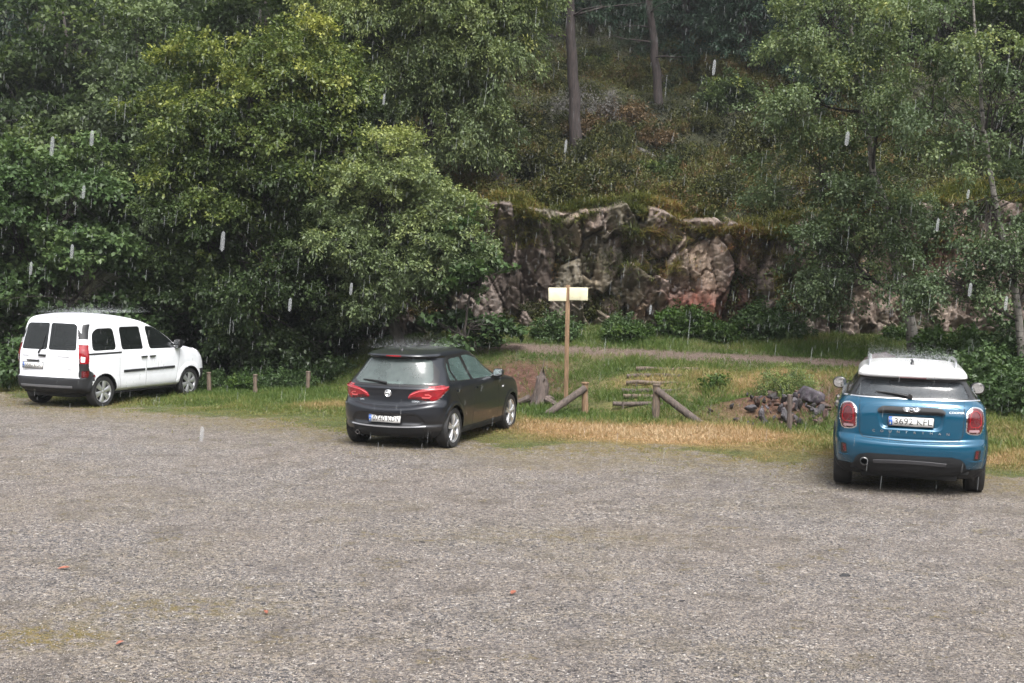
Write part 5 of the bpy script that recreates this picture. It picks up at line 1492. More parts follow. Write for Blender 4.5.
    q, n = c.at('top', -.10, 0, 0); m = MB(); m.lathe([(.03, 0), (.022, .02), (.005, .03)], 'Z', 12, tuple(q)); m.tube([q, q + np.array([-.06, 0, .09])], .005, 6); m.build('roof_aerial', M_BLACK, root, True)
    p, n = c.at('rear', 0, .845, .006); Mx = frame_of(p, n)
    m = MB(); th = np.linspace(0, 2 * np.pi, 33)
    m.tube(xf([(.050 * math.cos(t), .050 * math.sin(t), .004) for t in th], Mx), .0095, 8, cap=False)
    m.poly([(-.060, -.012), (-.005, .010), (-.012, -.004), (.060, .012), (.060, .018), (.004, -.006), (.012, .018), (-.060, -.004)][::1], 0, .009, Mx) if False else None
    for q_ in ([(-.064, .004), (.016, .004), (.012, .014), (-.050, .014)], [(.064, -.004), (-.016, -.004), (-.012, -.014), (.050, -.014)], [(.018, .013), (.0, .013), (-.018, -.013), (.0, -.013)]): m.poly(q_[::-1], 0, .010, Mx)
    m.poly([(.045 * math.cos(t), .045 * math.sin(t)) for t in th[:-1]], -.003, .002, Mx)
    m.build('emblem', M_CHROME, root)
    for sg, tx in ((1, 'OPEL'), (-1, 'CORSA')):
        m = MB(); p, n = c.at('rear', sg * .44, .735, .003); V, F = text_mesh(tx, .030, .002, sx=1.2); m.add(xf(V, frame_of(p, n)), F); m.build('badge_lettering', M_CHROME, root)
    p, n = c.at('rear', 0.02, .475, .010); plate(root, frame_of(p, np.array([-1, 0, .12])), '0740 KDV')
    m = MB(); m.lathe([(.028, .1), (.03, -.02), (.026, -.02), (.025, .1)], 'X', 16, (-.56, .50, .24)); m.build('exhaust_pipe', M_CHROME, root, True)
    m = MB()
    for dy in (-.32, .32): m.box((-.645, dy * 1.5, .60), (.02, .02, .02))
    for x in xw:
        for s_ in (1, -1): make_wheel(root, x, s_ * .745, R, .195, .215, 5, 'twin', s_)
    cabin(root, 1.62, .76, .22, .96, .36, 1.05)
    m = MB(); m.box((-.30, 0.05, .975), (.12, .30, .03)); m.build('parcel_shelf_papers', M_PAPER, root)
    return root

# ------------------------------------------------------------- white van
def make_white_van():
    root = empty('parked_van')
    tag(root, 'white passenger van with black bumpers and side strip parked by the trees', 'van', 'cars parked at the edge of the gravel')
    white = paint('white_van_paint', (0.80, 0.82, 0.86), 0, .35)
    gl = car_glass('van_glass', (.20, .26, .25), .05, (.3, .36, .36))
    c = Shell([(1.16 + (q[0] - 1.16) * 1.09 if q[0] > 1.16 else q[0],) + q[1:] for q in (
        (.29, -.50, 3.30, .800, .40, 3.0, .60, 2.4),
        (.35, -.64, 3.48, .870, .40, 3.2, .60, 2.4),
        (.42, -.695, 3.54, .890, .38, 3.4, .60, 2.5),
        (.55, -.705, 3.55, .900, .36, 3.6, .60, 2.5),
        (.60, -.695, 3.55, .902, .34, 3.8, .60, 2.5),
        (.625, -.640, 3.54, .904, .28, 4.0, .60, 2.5),
        (.70, -.632, 3.53, .908, .28, 4.0, .60, 2.5),
        (.85, -.630, 3.49, .912, .28, 4.0, .64, 2.5),
        (.97, -.628, 3.40, .912, .28, 4.0, .72, 2.5),
        (1.05, -.624, 3.22, .908, .28, 4.0, .80, 2.5),
        (1.11, -.620, 2.95, .900, .28, 4.0, .90, 2.6),
        (1.15, -.614, 2.68, .892, .28, 4.0, .80, 2.6),
        (1.18, -.608, 2.54, .882, .28, 4.0, .60, 2.8),
        (1.35, -.575, 2.20, .846, .28, 3.8, .50, 3.0),
        (1.50, -.545, 1.87, .812, .28, 3.6, .45, 3.1),
        (1.62, -.520, 1.54, .800, .30, 3.4, .45, 3.1),
        (1.70, -.490, 1.24, .772, .32, 3.2, .50, 2.9),
        (1.750, -.44, .98, .725, .34, 3.0, .55, 2.7),
        (1.785, -.35, .74, .60, .36, 2.8, .50, 2.6),
        (1.808, -.22, .52, .44, .34, 2.5, .35, 2.5),
        (1.820, -.05, .34, .22, .2, 2.3, .2, 2.3),
        (1.823, .06, .24, .01, .1, 2.0, .1, 2.0))
    ], bow=.03)
    c.zmap = True
    xw = (0.0, 2.697); R = .318
    for x in xw: c.wheel_arch(x, R, .365, .016, .07)
    c.normals()
    # bumpers and black lower corners
    c.mark_fn('bumper', lambda C, n: (C[:, 2] < .618) & (C[:, 0] < -.34) | ((C[:, 2] < .60) & (C[:, 0] > 3.06)) | (C[:, 2] < .29))
    for sg, pl in ((1, 'left'), (-1, 'right')):
        c.mark('bumper', pl, [(-.70, .55), (-.28, .55), (-.30, .70), (-.41, .76), (-.47, .90), (-.48, .97), (-.70, .97)])
        lamp_r = [(.800, .80), (.80, 1.18), (.80, 1.36), (.95, 1.36), (.95, .80)]
        c.mark('darkcol_' + pl, pl, [(-.70, .70), (-.49, .80), (-.42, 1.02), (-.44, 1.15), (-.485, 1.62), (-.70, 1.62)])
        c.mark('darkcol_' + pl, 'rear', [(sg * a, b) for a, b in ((.815, .62), (.81, 1.0), (.785, 1.20), (.745, 1.38), (.715, 1.63), (.96, 1.66), (.96, .62))], over=('', 'bumper'), xmax=-.27)
        c.mark('lamp_' + pl, 'rear', [(sg * a, b) for a, b in ((.79, .90), (.77, 1.20), (.74, 1.36), (.96, 1.36), (.96, .90))], over=('darkcol_' + pl,))
        c.mark('lamp_' + pl, pl, [(-.70, .98), (-.475, 1.02), (-.455, 1.05), (-.478, 1.16), (-.50, 1.36), (-.70, 1.36)], over=('darkcol_' + pl, '', 'bumper'))
        c.mark('foot_' + pl, 'rear', [(sg * a, b) for a, b in ((.80, .63), (.80, .76), (.96, .76), (.96, .63))], over=('darkcol_' + pl,))
        c.mark('clear_' + pl, 'rear', [(sg * a, b) for a, b in ((.70, 1.27), (.70, 1.36), (.96, 1.36), (.96, 1.25))], over=('lamp_' + pl,))
        c.mark('clear_' + pl, 'rear', [(sg * a, b) for a, b in ((.80, .93), (.80, 1.05), (.865, 1.03), (.86, .93))], over=('lamp_' + pl,))
        c.mark('q_' + pl, pl, rpoly([(-.32, 1.145), (.36, 1.145), (.34, 1.55), (-.13, 1.55), (-.27, 1.46)], .10))
        c.mark('s_' + pl, pl, rpoly([(.52, 1.135), (1.16, 1.125), (1.12, 1.56), (.52, 1.565)], .06))
        c.mark('f_' + pl, pl, rpoly([(1.36, 1.12), (2.28, 1.10), (2.10, 1.27), (1.78, 1.46), (1.55, 1.545), (1.30, 1.565)], .06))
    c.mark('wl', 'rear', rpoly([(.022, 1.16), (.68, 1.16), (.695, 1.20), (.635, 1.60), (.58, 1.64), (.022, 1.65)], .05))
    c.mark('wr', 'rear', rpoly([(-.022, 1.16), (-.68, 1.16), (-.695, 1.20), (-.635, 1.60), (-.58, 1.64), (-.022, 1.65)], .05))
    c.mark('windscreen', 'front', rpoly([(-.74, 1.19), (.74, 1.19), (.62, 1.64), (-.62, 1.64)], .08))
    c.part('', 'body', white, root)
    c.part('bumper', 'bumper', M_PLASTIC, root, .002)
    for k in ('wl', 'wr'): c.part(k, 'rear_window', gl, root, .003)
    c.part('windscreen', 'windscreen', gl, root, -.002)
    for sg, pl in ((1, 'left'), (-1, 'right')):
        for k in ('q_', 's_', 'f_'): c.part(k + pl, 'side_window', gl, root, .001)
        c.part('darkcol_' + pl, 'corner_trim', M_BLACK, root, .001)
        b = c.part('lamp_' + pl, 'tail_light', M_RED, root, .008)
        c.part('clear_' + pl, 'reversing_lamp', M_CLEAR, b, .009)
        c.part('foot_' + pl, 'fog_lamp', M_DKRED, root, .006)
        m = MB(); c.ribbon(m, pl, [(x, 1.085) for x in np.linspace(-.43, .50, 20)], .040, .006); m.build('slide_rail', M_BLACK, root, True)
        m = MB(); c.ribbon(m, pl, [(x, .695 - .0 * x) for x in np.linspace(.56, 1.2, 14)], .055, .014); m.build('side_strip', M_PLASTIC, root, True)
        m = MB(); c.ribbon(m, pl, [(x, .695) for x in np.linspace(1.25, 2.16, 18)], .055, .014); m.build('side_strip', M_PLASTIC, root, True)
        for x in (1.08, 1.34):
            m = MB(); c.ribbon(m, pl, [(x, .96), (x + .09, .965), (x + .17, .96)], .032, .030); m.build('door_handle', M_BLACK, root, True)
        add_mirror(root, c.at(pl, 2.16, 1.15)[0] + np.array([0, -sg * .05, -.02]), sg, M_BLACK, size=(.13, .17, .20))
        h = MB(); c.ribbon(h, 'front', [(sg * .55, .88), (sg * .66, .94), (sg * .76, 1.02)], .16, .008); h.build('headlight', M_CLEAR, root, True)
    underbody(root, -.5, 3.35, .86, .22, xw, .365)
    gaps(c, root, simple_cache('vangap', (.18, .18, .19), .8), [('rear', [(0, 1.72), (0, .63)])], .012)
    gaps(c, root, simple_cache('vangap', (.18, .18, .19), .8), [('rear', [(-.66, 1.69), (0, 1.705), (.66, 1.69)])], .010)
    for pl in ('left', 'right'):
        gaps(c, root, simple_cache('vangap', (.18, .18, .19), .8), [(pl, [(1.24, 1.70), (1.25, 1.1), (1.25, .34)])], .008); gaps(c, root, simple_cache('vangap', (.18, .18, .19), .8), [(pl, [(.44, 1.66), (.44, .62), (.50, .36)])], .008); gaps(c, root, simple_cache('vangap', (.18, .18, .19), .8), [(pl, [(2.34, 1.10), (2.30, .8), (2.22, .36)])], .008)
    m = MB(); m.box((-.690, 0, .635), (.02, 1.2, .012)); 
    m2 = MB(); c.ribbon(m2, 'rear', [(y, .44) for y in np.linspace(-.66, .66, 30)], .05, .010); m2.build('bumper_step', simple_cache('step', (.10, .10, .105), .5), root, True)
    # number plate on the left door with black light housing, handle, wiper, badges
    p, n = c.at('rear', .36, .84, .010); plate(root, frame_of(p, np.array([-1, 0, .05])), '5580 KGC')
    m = MB(); c.ribbon(m, 'rear', [(y, .935) for y in np.linspace(.20, .52, 12)], .035, .022); m.build('plate_lamp', M_BLACK, root, True)
    m = MB(); c.ribbon(m, 'rear', [(y, 1.04) for y in np.linspace(.03, .21, 8)], .05, .026); m.build('door_handle', M_BLACK, root, True)
    m = MB(); a, n = c.at('rear', .22, 1.09, .02); b, n2 = c.at('rear', .14, 1.20, .024); m.tube([a, b], [.02, .009], 8); c.ribbon(m, 'rear', [(.15, 1.17), (.10, 1.40)], .018, .018); m.build('rear_wiper', M_BLACK, root, True)
    for y, w_ in ((.58, .18), (-.42, .30), (-.58, .10)):
        z = 1.03 if y != -.58 else .78
        m = MB(); c.ribbon(m, 'rear', [(y - w_ / 2, z), (y, z), (y + w_ / 2, z)], .022, .004); m.build('badge', M_ALLOY, root, True)
    m = MB(); c.ribbon(m, 'rear', [(y, 1.745) for y in np.linspace(-.13, .13, 8)], .022, .006); m.build('high_brake_light', M_RED, root, True)
    for x in xw:
        for s_ in (1, -1): make_wheel(root, x, s_ * .775, R, .20, .215, 6, 'cover', s_)
    cabin(root, 2.05, .84, .34, 1.10, .45, 1.45)
    return root

def place(root, x, y, z, yaw, roll=0.0):
    root.location = (x, y, z); root.rotation_euler = (roll, 0, yaw)
van = make_white_van(); place(van, -8.995, 25.456, -0.100, 1.1584)
dark_car = make_dark_car(); place(dark_car, -1.646, 19.207, 0.035, 1.2254)
blue_car = make_blue_car(); place(blue_car, 5.05, 15.83, 0.056, 1.285, 0.010)
# ------------------------------------------------------------------ posts, signpost, steps, stones
M_WOOD = bark('weathered_wood', (.055, .042, .032), (.18, .135, .10), (9, 9, 1.0))
M_WOODTAN = bark('treated_wood', (.11, .068, .038), (.26, .165, .095), (9, 9, 1.0))
M_DARKWOOD = bark('dark_wood', (.04, .032, .028), (.13, .10, .085), (9, 9, 1.0))
def roundpost(name, label, x, y, h, rad, mat, group=None, lean=(0, 0), seed=0, cat='post'):
    r = rng(seed + 500); z = gz(x, y)
    root = empty(name, (x, y, z)); tag(root, label, cat, group)
    mb = MB(); zz = np.linspace(-.25, h, 7); P = np.stack([lean[0] * zz, lean[1] * zz, zz], 1) + r.normal(size=(7, 3)) * [.004, .004, 0]
    mb.tube(P, rad * .88 * (1 + .08 * r.normal(size=7)), 12); mb.build('shaft', mat, root, True)
    c = MB(); c.lathe([(.001, .012), (rad * .85, .010), (rad * 1.03, 0), (rad * 1.0, -.02)], 'Z', 12, tuple(P[-1] + np.array([0, 0, .002]))); c.build('cap', mat, root, True)
    return root
for k, (x_, y_, h_, lb) in enumerate([(-6.82, 28.2, .44, 'short round wooden post nearest the front of the white van'), (-5.64, 27.5, .42, 'short round wooden post, middle of the three under the trees'), (-4.58, 28.1, .42, 'short reddish wooden post left of the dark car'), (-9.3, 29.2, .5, 'short wooden post mostly hidden behind the white van')]):
    roundpost('wooden_post', lb, x_, y_, h_, .055, M_WOOD, 'low wooden posts along the left edge', (.02 * (k - 1), 0), k)
# handrail starts: a post with a pole slanting to the ground
def rail_post(x, y, h, mat, px, py, label, seed):
    root = roundpost('railing_post', label, x, y, h, .075, mat, 'handrail posts at the foot of the steps', (0, 0), seed)
    z0 = gz(x, y); mb = MB(); a = np.array([0, -.03, h - .10]); b = np.array([px - x, py - y, gz(px, py) - z0 - .05])
    s = np.linspace(0, 1, 6)[:, None]; mb.tube(a + (b - a) * s, .07, 12); mb.build('slanted_pole', M_DARKWOOD, root, True)
    return root
rail_post(1.42, 24.0, .58, M_WOODTAN, .62, 23.7, 'tan upright post with a dark pole slanting down to its left', 21)
rail_post(2.66, 22.9, .66, M_WOOD, 3.45, 22.6, 'grey upright post with a dark pole slanting down to its right', 22)
roundpost('wooden_post', 'lone weathered post in front of the rock pile left of the blue car', 4.82, 21.6, .62, .05, M_DARKWOOD, None, (.01, 0), 23)
# steps of round logs
for k, (cx, cy, w_, t_) in enumerate([(2.75, 24.0, 1.6, .05), (2.95, 24.55, 1.5, .03), (3.1, 24.95, 1.8, .0), (3.15, 25.5, 1.6, .04), (3.3, 26.05, 1.8, .02), (3.4, 26.6, 1.5, 0)]):
    root = empty('log_step', (cx, cy, gz(cx, cy) + .005), t_)
    tag(root, ['lowest log step, half sunk in the grass', 'second log step from the bottom', 'third log step, long pale log', 'fourth log step, below the upper ones', 'fifth log step, near the top of the bank', 'topmost log step just below the path'][k], 'step', 'log steps up the grassy bank')
    mb = MB(); xx = np.linspace(-w_ / 2, w_ / 2, 8); r_ = rng(k); mb.tube(np.stack([xx, .02 * r_.normal(size=8), .008 * r_.normal(size=8)], 1), .042, 10); mb.build('log', M_WOOD if k % 2 else M_DARKWOOD, root, True)
    pg = MB()
    for sx in (-1, 1): pg = MB(); pg.tube([(sx * w_ * .38, -.055, -.2), (sx * w_ * .38, -.055, .04)], .018, 8); pg.build('stake', M_DARKWOOD, root, True)
# signpost with two boards meeting at the post
sx_, sy_ = 1.08, 24.6; sz_ = gz(sx_, sy_); Hs = 2.50 - sz_
sign = empty('signpost', (sx_, sy_, sz_)); tag(sign, 'tall brown wooden signpost with two blank pale yellow boards', 'signpost')
mb = MB(); mb.box((0, 0, Hs / 2 - .15), (.085, .085, Hs + .3), bev=.008); mb.build('post', M_WOODTAN, sign)
M_BOARD = simple('pale_sign_board', (.62, .59, .42), .6, var=.16, vscale=7)
for s_ in (-1, 1):
    mb = MB(); R = rotm((0, 0, 1), s_ * -.42); w_ = .37; c = np.array([s_ * (.03 + w_ / 2 * math.cos(.42)), -.075 - .0 + w_ / 2 * math.sin(.42) * -1 + .07, Hs - .17])
    c = np.array([s_ * (.035 + w_ / 2 * .93), -.065 - w_ / 2 * .30, Hs - .17 - (.015 if s_ < 0 else 0)])
    R = rotm((0, 0, 1), -s_ * .32)
    mb.box(tuple(c), (w_, .022, .25 if s_ > 0 else .26), R, bev=.004); b_ = mb.build('sign_board', M_BOARD, sign)
    bt = MB(); bt.box(tuple(c + np.array([0, .022, 0])), (w_ * .9, .02, .04), R); bt.build('batten', M_WOODTAN, b_)
mb = MB()
for zz in (-.09, .0, -.25): mb.box((0, -.058, Hs + zz), (.03, .02, .03))
M_GREYLOG = bark('dead_wood', (.035, .027, .024), (.15, .115, .10), (5, 5, 1))
# grey tree stump leaning beside the dark car
st = empty('tree_stump', (.55, 24.9, gz(.55, 24.9))); tag(st, 'split grey tree stump between the dark car and the signpost', 'stump')
r = rng(3)
mb = MB()
th = np.linspace(0, 2 * np.pi, 14, endpoint=False)
V = []
for i_, (z_, rr_) in enumerate([(-.1, .23), (.1, .16), (.24, .14), (.38, .12), (.45, .09)]):
    for t_ in th:
        q = rr_ * (1 + .22 * math.sin(3 * t_ + i_ * .4) + .20 * r.normal()); V.append((q * math.cos(t_) + .12 * z_, q * .8 * math.sin(t_), z_ + (.34 * r.random()**2 if i_ == 4 else .03 * r.random())))
F = [(i_ * 14 + j_, i_ * 14 + (j_ + 1) % 14, (i_ + 1) * 14 + (j_ + 1) % 14, (i_ + 1) * 14 + j_) for i_ in range(4) for j_ in range(14)]
mb.add(V, F + [tuple(56 + j_ for j_ in range(14))]); mb.build('stump_body', M_GREYLOG, st)
for a_ in (2.8, 5.6, .3):
    mb = MB(); mb.tube([(.18 * math.cos(a_), .15 * math.sin(a_), .12), (.42 * math.cos(a_), .3 * math.sin(a_), .02), (.6 * math.cos(a_), .4 * math.sin(a_), -.08)], [.07, .05, .02], 8); mb.build('root', M_GREYLOG, st, True)
mb = MB(); mb.tube([(-.1, -.2, .0), (.0, -.22, .45), (.10, -.2, .92)], [.016, .013, .008], 6); tag(mb.build('dry_stick', M_GREYLOG, None, True, (.55, 24.9, gz(.55, 24.9))), 'thin pale stick leaning on the grey stump', 'stick')
# boulders and the rock pile
def rock(name, seed, size, flat=.7, mat=None, col=(.10, .09, .10)):
    r = rng(seed); bm = bmesh.new(); bmesh.ops.create_icosphere(bm, subdivisions=3, radius=1)
    V = np.array([v.co[:] for v in bm.verts]); F = np.array([[v.index for v in f.verts] for f in bm.faces]); bm.free()
    for _ in range(13):                                  # split planes give flat broken faces
        n = rand_unit(r, 1)[0]; d = .45 + .4 * r.random(); s = V @ n - d; V = V - np.outer(np.maximum(s, 0), n)
    V += .03 * r.normal(size=V.shape); V = V * np.array(size) * [1, 1, flat]
    c = np.tile(np.array([*col, 1.0]), (len(V), 1)); c[:, :3] *= (1 + .25 * r.normal(size=(len(V), 1)))
    return np_mesh(name, V, F, [M_ROCK], False, {'rock': np.clip(c, 0, 1)})
bo = link('boulder', rock('boulder', 1, (.34, .27, .29), .75, col=(.062, .052, .064)), None, (5.45, 22.95, gz(5.45, 22.95) + .12)); bo.rotation_euler = (.2, .3, .4); tag(bo, 'large grey purple boulder under the green gorse bush', 'rock')
bo2 = link('boulder', rock('boulder', 2, (.5, .4, .4), .7, col=(.12, .085, .08)), None, (7.7, 26.0, gz(7.7, 26) + .15)); tag(bo2, 'brown boulder beside the path left of the leaning birch', 'rock')
for k, (X_, Y_, s_) in enumerate([(-.5, 36, 1.5), (3.5, 34.2, 1.2), (5.6, 35.2, 1.6), (7.5, 34, 1.5), (6.5, 39.5, 1.4), (9.5, 37, 1.4), (4.2, 43, 1.2)]):
    o = link('rock_outcrop', rock('rock_outcrop', 80 + k, (.55 * s_, .4 * s_, .4 * s_), .8, col=(.030, .026, .024)), None, (X_, Y_, gz(X_, Y_) + .05)); tag(o, 'grey rock outcrop ' + ('just above the cliff' if Y_ < 36 else 'midway up the slope' if Y_ < 42 else 'high up between the pines') + ', ' + where(X_ / Y_ * 34), 'rock', 'rock outcrops on the slope')
meshes = [rock('stone', 10 + k, (.14, .11, .10), .8, col=[(.036, .032, .036), (.062, .055, .062), (.024, .019, .019), (.075, .042, .034), (.055, .030, .022)][k]) for k in range(5)]
r = rng(44)
for k in range(95):
    if k < 70: X_ = 4.85 + .50 * r.normal(); Y_ = 22.45 + .28 * r.normal()
    else: X_ = 6.2 + .6 * r.normal(); Y_ = 23.2 + .5 * r.normal()
    big = math.exp(-((X_ - 4.85)**2 + (Y_ - 22.4)**2) * 1.2)
    o = link('stone', meshes[k % 5], None, (X_, Y_, gz(X_, Y_) + .03 + .16 * big * r.random())); s_ = .28 + .62 * r.random()**1.5
    o.scale = (s_ * 1.2, s_, s_); o.rotation_euler = tuple(r.random(3) * 6.28)
    tag(o, ['dark slate stone', 'grey stone', 'blackish stone', 'pinkish stone', 'rust brown stone'][k % 5] + ' in the rock pile left of the blue car', 'stone', 'stones of the rock pile')
# foreground: larger pebbles, leaves and litter on the gravel
pm, nt_, out_ = new_mat('gravel_stone')
p_ = N(nt_, 'BsdfPrincipled'); L(nt_, ramp(nt_, attr(nt_, 'tint'), [(0, (.04, .038, .040)), (.25, (.10, .092, .09)), (.55, (.19, .168, .15)), (.8, (.27, .23, .19)), (1, (.42, .39, .36))]), p_.inputs['Base Color']); p_.inputs['Roughness'].default_value = .5
L(nt_, p_.outputs[0], out_.inputs[0])
def gravel():
    r = rng(91); n = 60000
    d = 7.4 + 9.5 * r.random(n)**1.35; X_ = (r.random(n) - .5) * d * .92; Y_ = d
    k = Y_ < y_grass(X_) - .6; X_, Y_ = X_[k], Y_[k]; n = len(X_)
    U = np.array([[1, 0, 0], [-1, 0, 0], [0, 1, 0], [0, -1, 0], [0, 0, 1], [0, 0, -1], [.7, .7, .5], [-.7, -.6, .5]], float)[:6]
    F0 = np.array([[0, 2, 4], [2, 1, 4], [1, 3, 4], [3, 0, 4], [2, 0, 5], [1, 2, 5], [3, 1, 5], [0, 3, 5]])
    s = .0045 + .0075 * r.random(n)**2.4
    big = r.random(n) < .006; s[big] *= 1.6
    V = U[None] * (1 + .45 * r.normal(size=(n, 6, 1)).clip(-1, 1)) * s[:, None, None]
    V[..., 2] *= .6
    a = r.random(n) * 6.28; c_, s_ = np.cos(a), np.sin(a)
    x_ = V[..., 0] * c_[:, None] - V[..., 1] * s_[:, None] * .75; y_ = V[..., 0] * s_[:, None] + V[..., 1] * c_[:, None] * .75
    V = np.stack([x_ + X_[:, None], y_ + Y_[:, None], V[..., 2] + (ground_z(X_, Y_) + s * .25)[:, None]], -1).reshape(-1, 3)
    F = (F0[None] + 6 * np.arange(n)[:, None, None]).reshape(-1, 3)
    o = link('gravel', np_mesh('gravel', V, F, [pm], False, {'tint': np.repeat(np.clip(.46 + .22 * r.normal(size=n), 0, 1), 6)})); tag(o, 'loose gravel stones lying on the car park', 'gravel', kind='stuff')
gravel()
dk = link('pebble', rock('pebble', 61, (.05, .035, .03), .6, col=(.02, .02, .022)), None, (2.97, 10.95, gz(2.97, 10.95) + .01)); tag(dk, 'black flat stone lying alone on the gravel below the blue car', 'stone')
for k, (X_, Y_) in enumerate([(-2.3, 10.98), (-2.06, 10.9), (-.85, 12.1), (1.4, 10.0)]):
    o = link('pebble', meshes[k % 3], None, (X_, Y_, gz(X_, Y_))); o.scale = (.30, .22, .14); o.rotation_euler = (0, 0, k * 1.3); tag(o, ['dark stone chip, left one of a pair on the gravel', 'dark stone chip, right one of a pair on the gravel', 'dark stone chip on the gravel in front of the dark car', 'dark stone chip low in the middle of the gravel'][k], 'stone', 'dark stone chips on the gravel')
M_LEAFR = simple('fallen_leaf_orange', (.22, .075, .045), .6, var=.3, vscale=40)
for k, (X_, Y_, a_, s_) in enumerate([(-3.86, 10.75, .3, .065), (.04, 10.15, 1.2, .055), (-1.85, 9.45, 2.0, .04), (-2.7, 8.6, .9, .04)]):
    mb = MB(); n_ = 9; V = []; 
    for i_ in range(n_):
        t_ = i_ / (n_ - 1); w_ = .42 * math.sin(math.pi * t_)**.8
        for q in (-1, 0, 1): V.append(((t_ - .5) * s_ * 1.6, q * w_ * s_, .004 + .012 * abs(q) * math.sin(3 * t_) + .014 * t_ * t_))
    F = [(i_ * 3 + q, i_ * 3 + q + 1, i_ * 3 + 4 + q, i_ * 3 + 3 + q) for i_ in range(n_ - 1) for q in (0, 1)]
    mb.add(V, F); o = mb.build('fallen_leaf', M_LEAFR, None, True, (X_, Y_, gz(X_, Y_) + .008)); o.rotation_euler = (.1, .05, a_)
    tag(o, ['orange fallen leaf lying at the left of the gravel', 'reddish curled leaf on the gravel in the lower middle', 'small brown fallen leaf low on the gravel', 'small fallen leaf beside the mossy patch'][k], 'leaf', 'fallen leaves on the gravel')
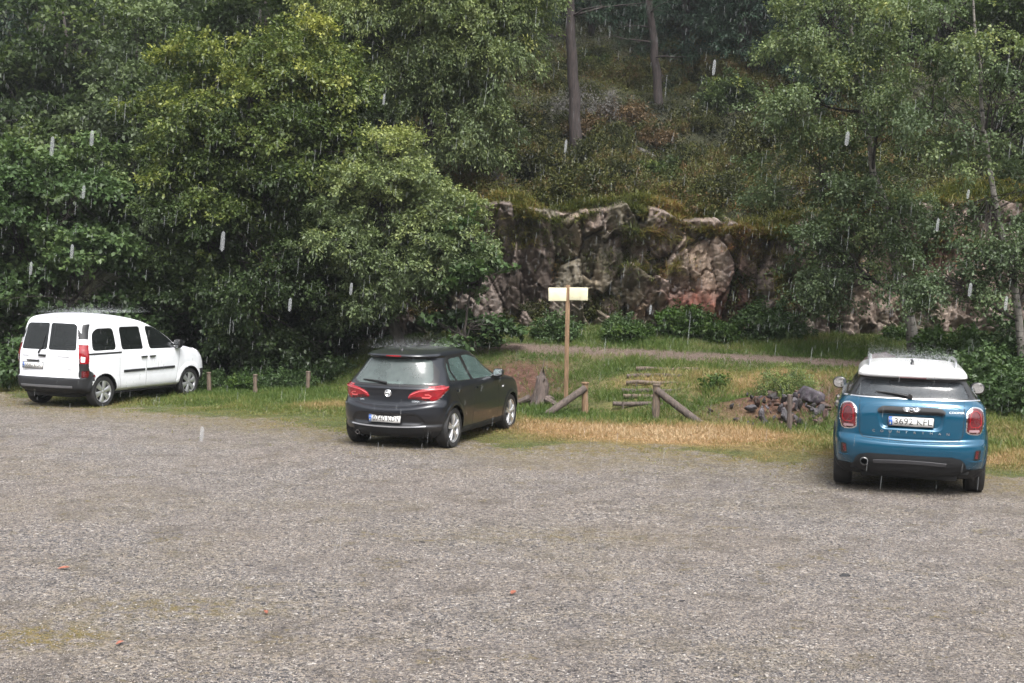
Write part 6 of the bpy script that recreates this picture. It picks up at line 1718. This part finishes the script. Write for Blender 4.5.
# ------------------------------------------------------------------ rain
def rain():
    m, nt, out = new_mat('rain_drop')
    d = N(nt, 'BsdfDiffuse'); d.inputs[0].default_value = (.75, .78, .80, 1)
    t = N(nt, 'BsdfTransparent'); tl = N(nt, 'BsdfTranslucent'); tl.inputs[0].default_value = (.75, .78, .80, 1)
    a = N(nt, 'MixShader'); a.inputs[0].default_value = .5; L(nt, d.outputs[0], a.inputs[1]); L(nt, tl.outputs[0], a.inputs[2])
    b = N(nt, 'MixShader'); b.inputs[0].default_value = .12; L(nt, t.outputs[0], b.inputs[1]); L(nt, a.outputs[0], b.inputs[2])
    L(nt, b.outputs[0], out.inputs[0])
    m2_, nt2, out2 = new_mat('close_rain_drop')
    d2 = N(nt2, 'BsdfDiffuse'); d2.inputs[0].default_value = (.8, .83, .85, 1); t2 = N(nt2, 'BsdfTransparent'); l2 = N(nt2, 'BsdfTranslucent'); l2.inputs[0].default_value = (.8, .83, .85, 1)
    a2 = N(nt2, 'MixShader'); a2.inputs[0].default_value = .5; L(nt2, d2.outputs[0], a2.inputs[1]); L(nt2, l2.outputs[0], a2.inputs[2])
    b2 = N(nt2, 'MixShader'); b2.inputs[0].default_value = .20; L(nt2, t2.outputs[0], b2.inputs[1]); L(nt2, a2.outputs[0], b2.inputs[2]); L(nt2, b2.outputs[0], out2.inputs[0])
    r = rng(123)
    n = 5500
    Y_ = 3.5 + 24 * r.random(n)**.7; X_ = (r.random(n) - .5) * (Y_ * .95 + 2); Z_ = r.random(n) * 11
    k = Z_ > .2; X_, Y_, Z_ = X_[k], Y_[k], Z_[k]; n = len(X_)
    # a few close drops all round the viewer
    nn = 170; ang = r.random(nn) * 2 * np.pi; rd = 1.3 + 1.3 * r.random(nn)
    X_ = np.concatenate([X_, rd * np.cos(ang)]); Y_ = np.concatenate([Y_, rd * np.sin(ang)]); Z_ = np.concatenate([Z_, 2.45 + 1.0 * r.random(nn)])
    w = np.concatenate([.0006 + .0009 * r.random(n) + Y_[:n] * .00013, np.full(nn, .0026)]); h = np.concatenate([.03 + .09 * r.random(n), .018 + .007 * r.random(nn)])
    n = len(X_)
    prof = np.array([[0, -1], [.9, -.80], [1, 0], [.85, .78], [0, 1]])
    th = np.linspace(0, 2 * np.pi, 5, endpoint=False)
    V = np.zeros((n, 5, 5, 3))
    for i_, (pr, pz) in enumerate(prof):
        V[:, i_, :, 0] = X_[:, None] + w[:, None] * pr * np.cos(th) + .04 * h[:, None] * pz; V[:, i_, :, 1] = Y_[:, None] + w[:, None] * pr * np.sin(th); V[:, i_, :, 2] = Z_[:, None] + (h * pz / 2)[:, None]
    base = (np.arange(n) * 25)[:, None, None, None]
    F = np.array([[[i_ * 5 + j_, i_ * 5 + (j_ + 1) % 5, i_ * 5 + 5 + (j_ + 1) % 5, i_ * 5 + 5 + j_] for j_ in range(5)] for i_ in range(4)])
    F = (base + F[None]).reshape(-1, 4)
    o = link('rain', np_mesh('rain', V.reshape(-1, 3), F, [m, m2_], True, mat_idx=np.repeat((np.arange(n) >= n - nn).astype(int), 20))); tag(o, 'falling rain drops all over the car park', 'rain', kind='stuff')
    # spray knocked up from the roofs
    r = rng(124); Vs = []; 
    for root, (xa, xb), w_, zt, nn in ((van, (-.3, 1.6), .75, 1.86, 7000), (dark_car, (-.2, 1.2), .55, 1.47, 3500), (blue_car, (-.4, 1.2), .55, 1.58, 5200)):
        bpy.context.view_layer.update(); M = np.array(root.matrix_world)
        P = np.stack([r.uniform(xa, xb, nn), r.uniform(-w_, w_, nn), zt + .015 + r.exponential(.042, nn)], 1)
        Vs.append(P @ M[:3, :3].T + M[:3, 3])
    P = np.concatenate(Vs); n = len(P); s = .0016 + .0024 * r.random(n)**2
    U = np.array([[1, 0, 0], [-1, 0, 0], [0, 1, 0], [0, -1, 0], [0, 0, 1.0], [0, 0, -1.0]], float)
    F0 = np.array([[0, 2, 4], [2, 1, 4], [1, 3, 4], [3, 0, 4], [2, 0, 5], [1, 2, 5], [3, 1, 5], [0, 3, 5]])
    V = (P[:, None] + U[None] * s[:, None, None]).reshape(-1, 3); F = (F0[None] + 6 * np.arange(n)[:, None, None]).reshape(-1, 3)
    o = link('rain_spray', np_mesh('rain_spray', V, F, [m2_])); tag(o, 'fine spray of rain splashing off the car roofs', 'rain', kind='stuff')
rain()
# ------------------------------------------------------------------ damp air
def haze():
    mb = MB(); x0, x1, y0, y1, z0, z1 = -262, 262, -202, 262, -9, 130
    mb.add([(x0, y0, z0), (x1, y0, z0), (x1, y1, z0), (x0, y1, z0), (x0, y0, z1), (x1, y0, z1), (x1, y1, z1), (x0, y1, z1)], [(0, 3, 2, 1), (4, 5, 6, 7), (0, 1, 5, 4), (1, 2, 6, 5), (2, 3, 7, 6), (3, 0, 4, 7)])
    m, nt, out = new_mat('haze_air')
    v = N(nt, 'VolumePrincipled'); v.inputs['Color'].default_value = (.86, .90, .95, 1); v.inputs['Density'].default_value = HAZE_D; v.inputs['Anisotropy'].default_value = .2
    L(nt, v.outputs[0], out.inputs['Volume'])
    o = mb.build('haze', m); tag(o, 'thin grey rain haze filling the valley', 'haze', kind='stuff')
HAZE_D = .0005
haze()
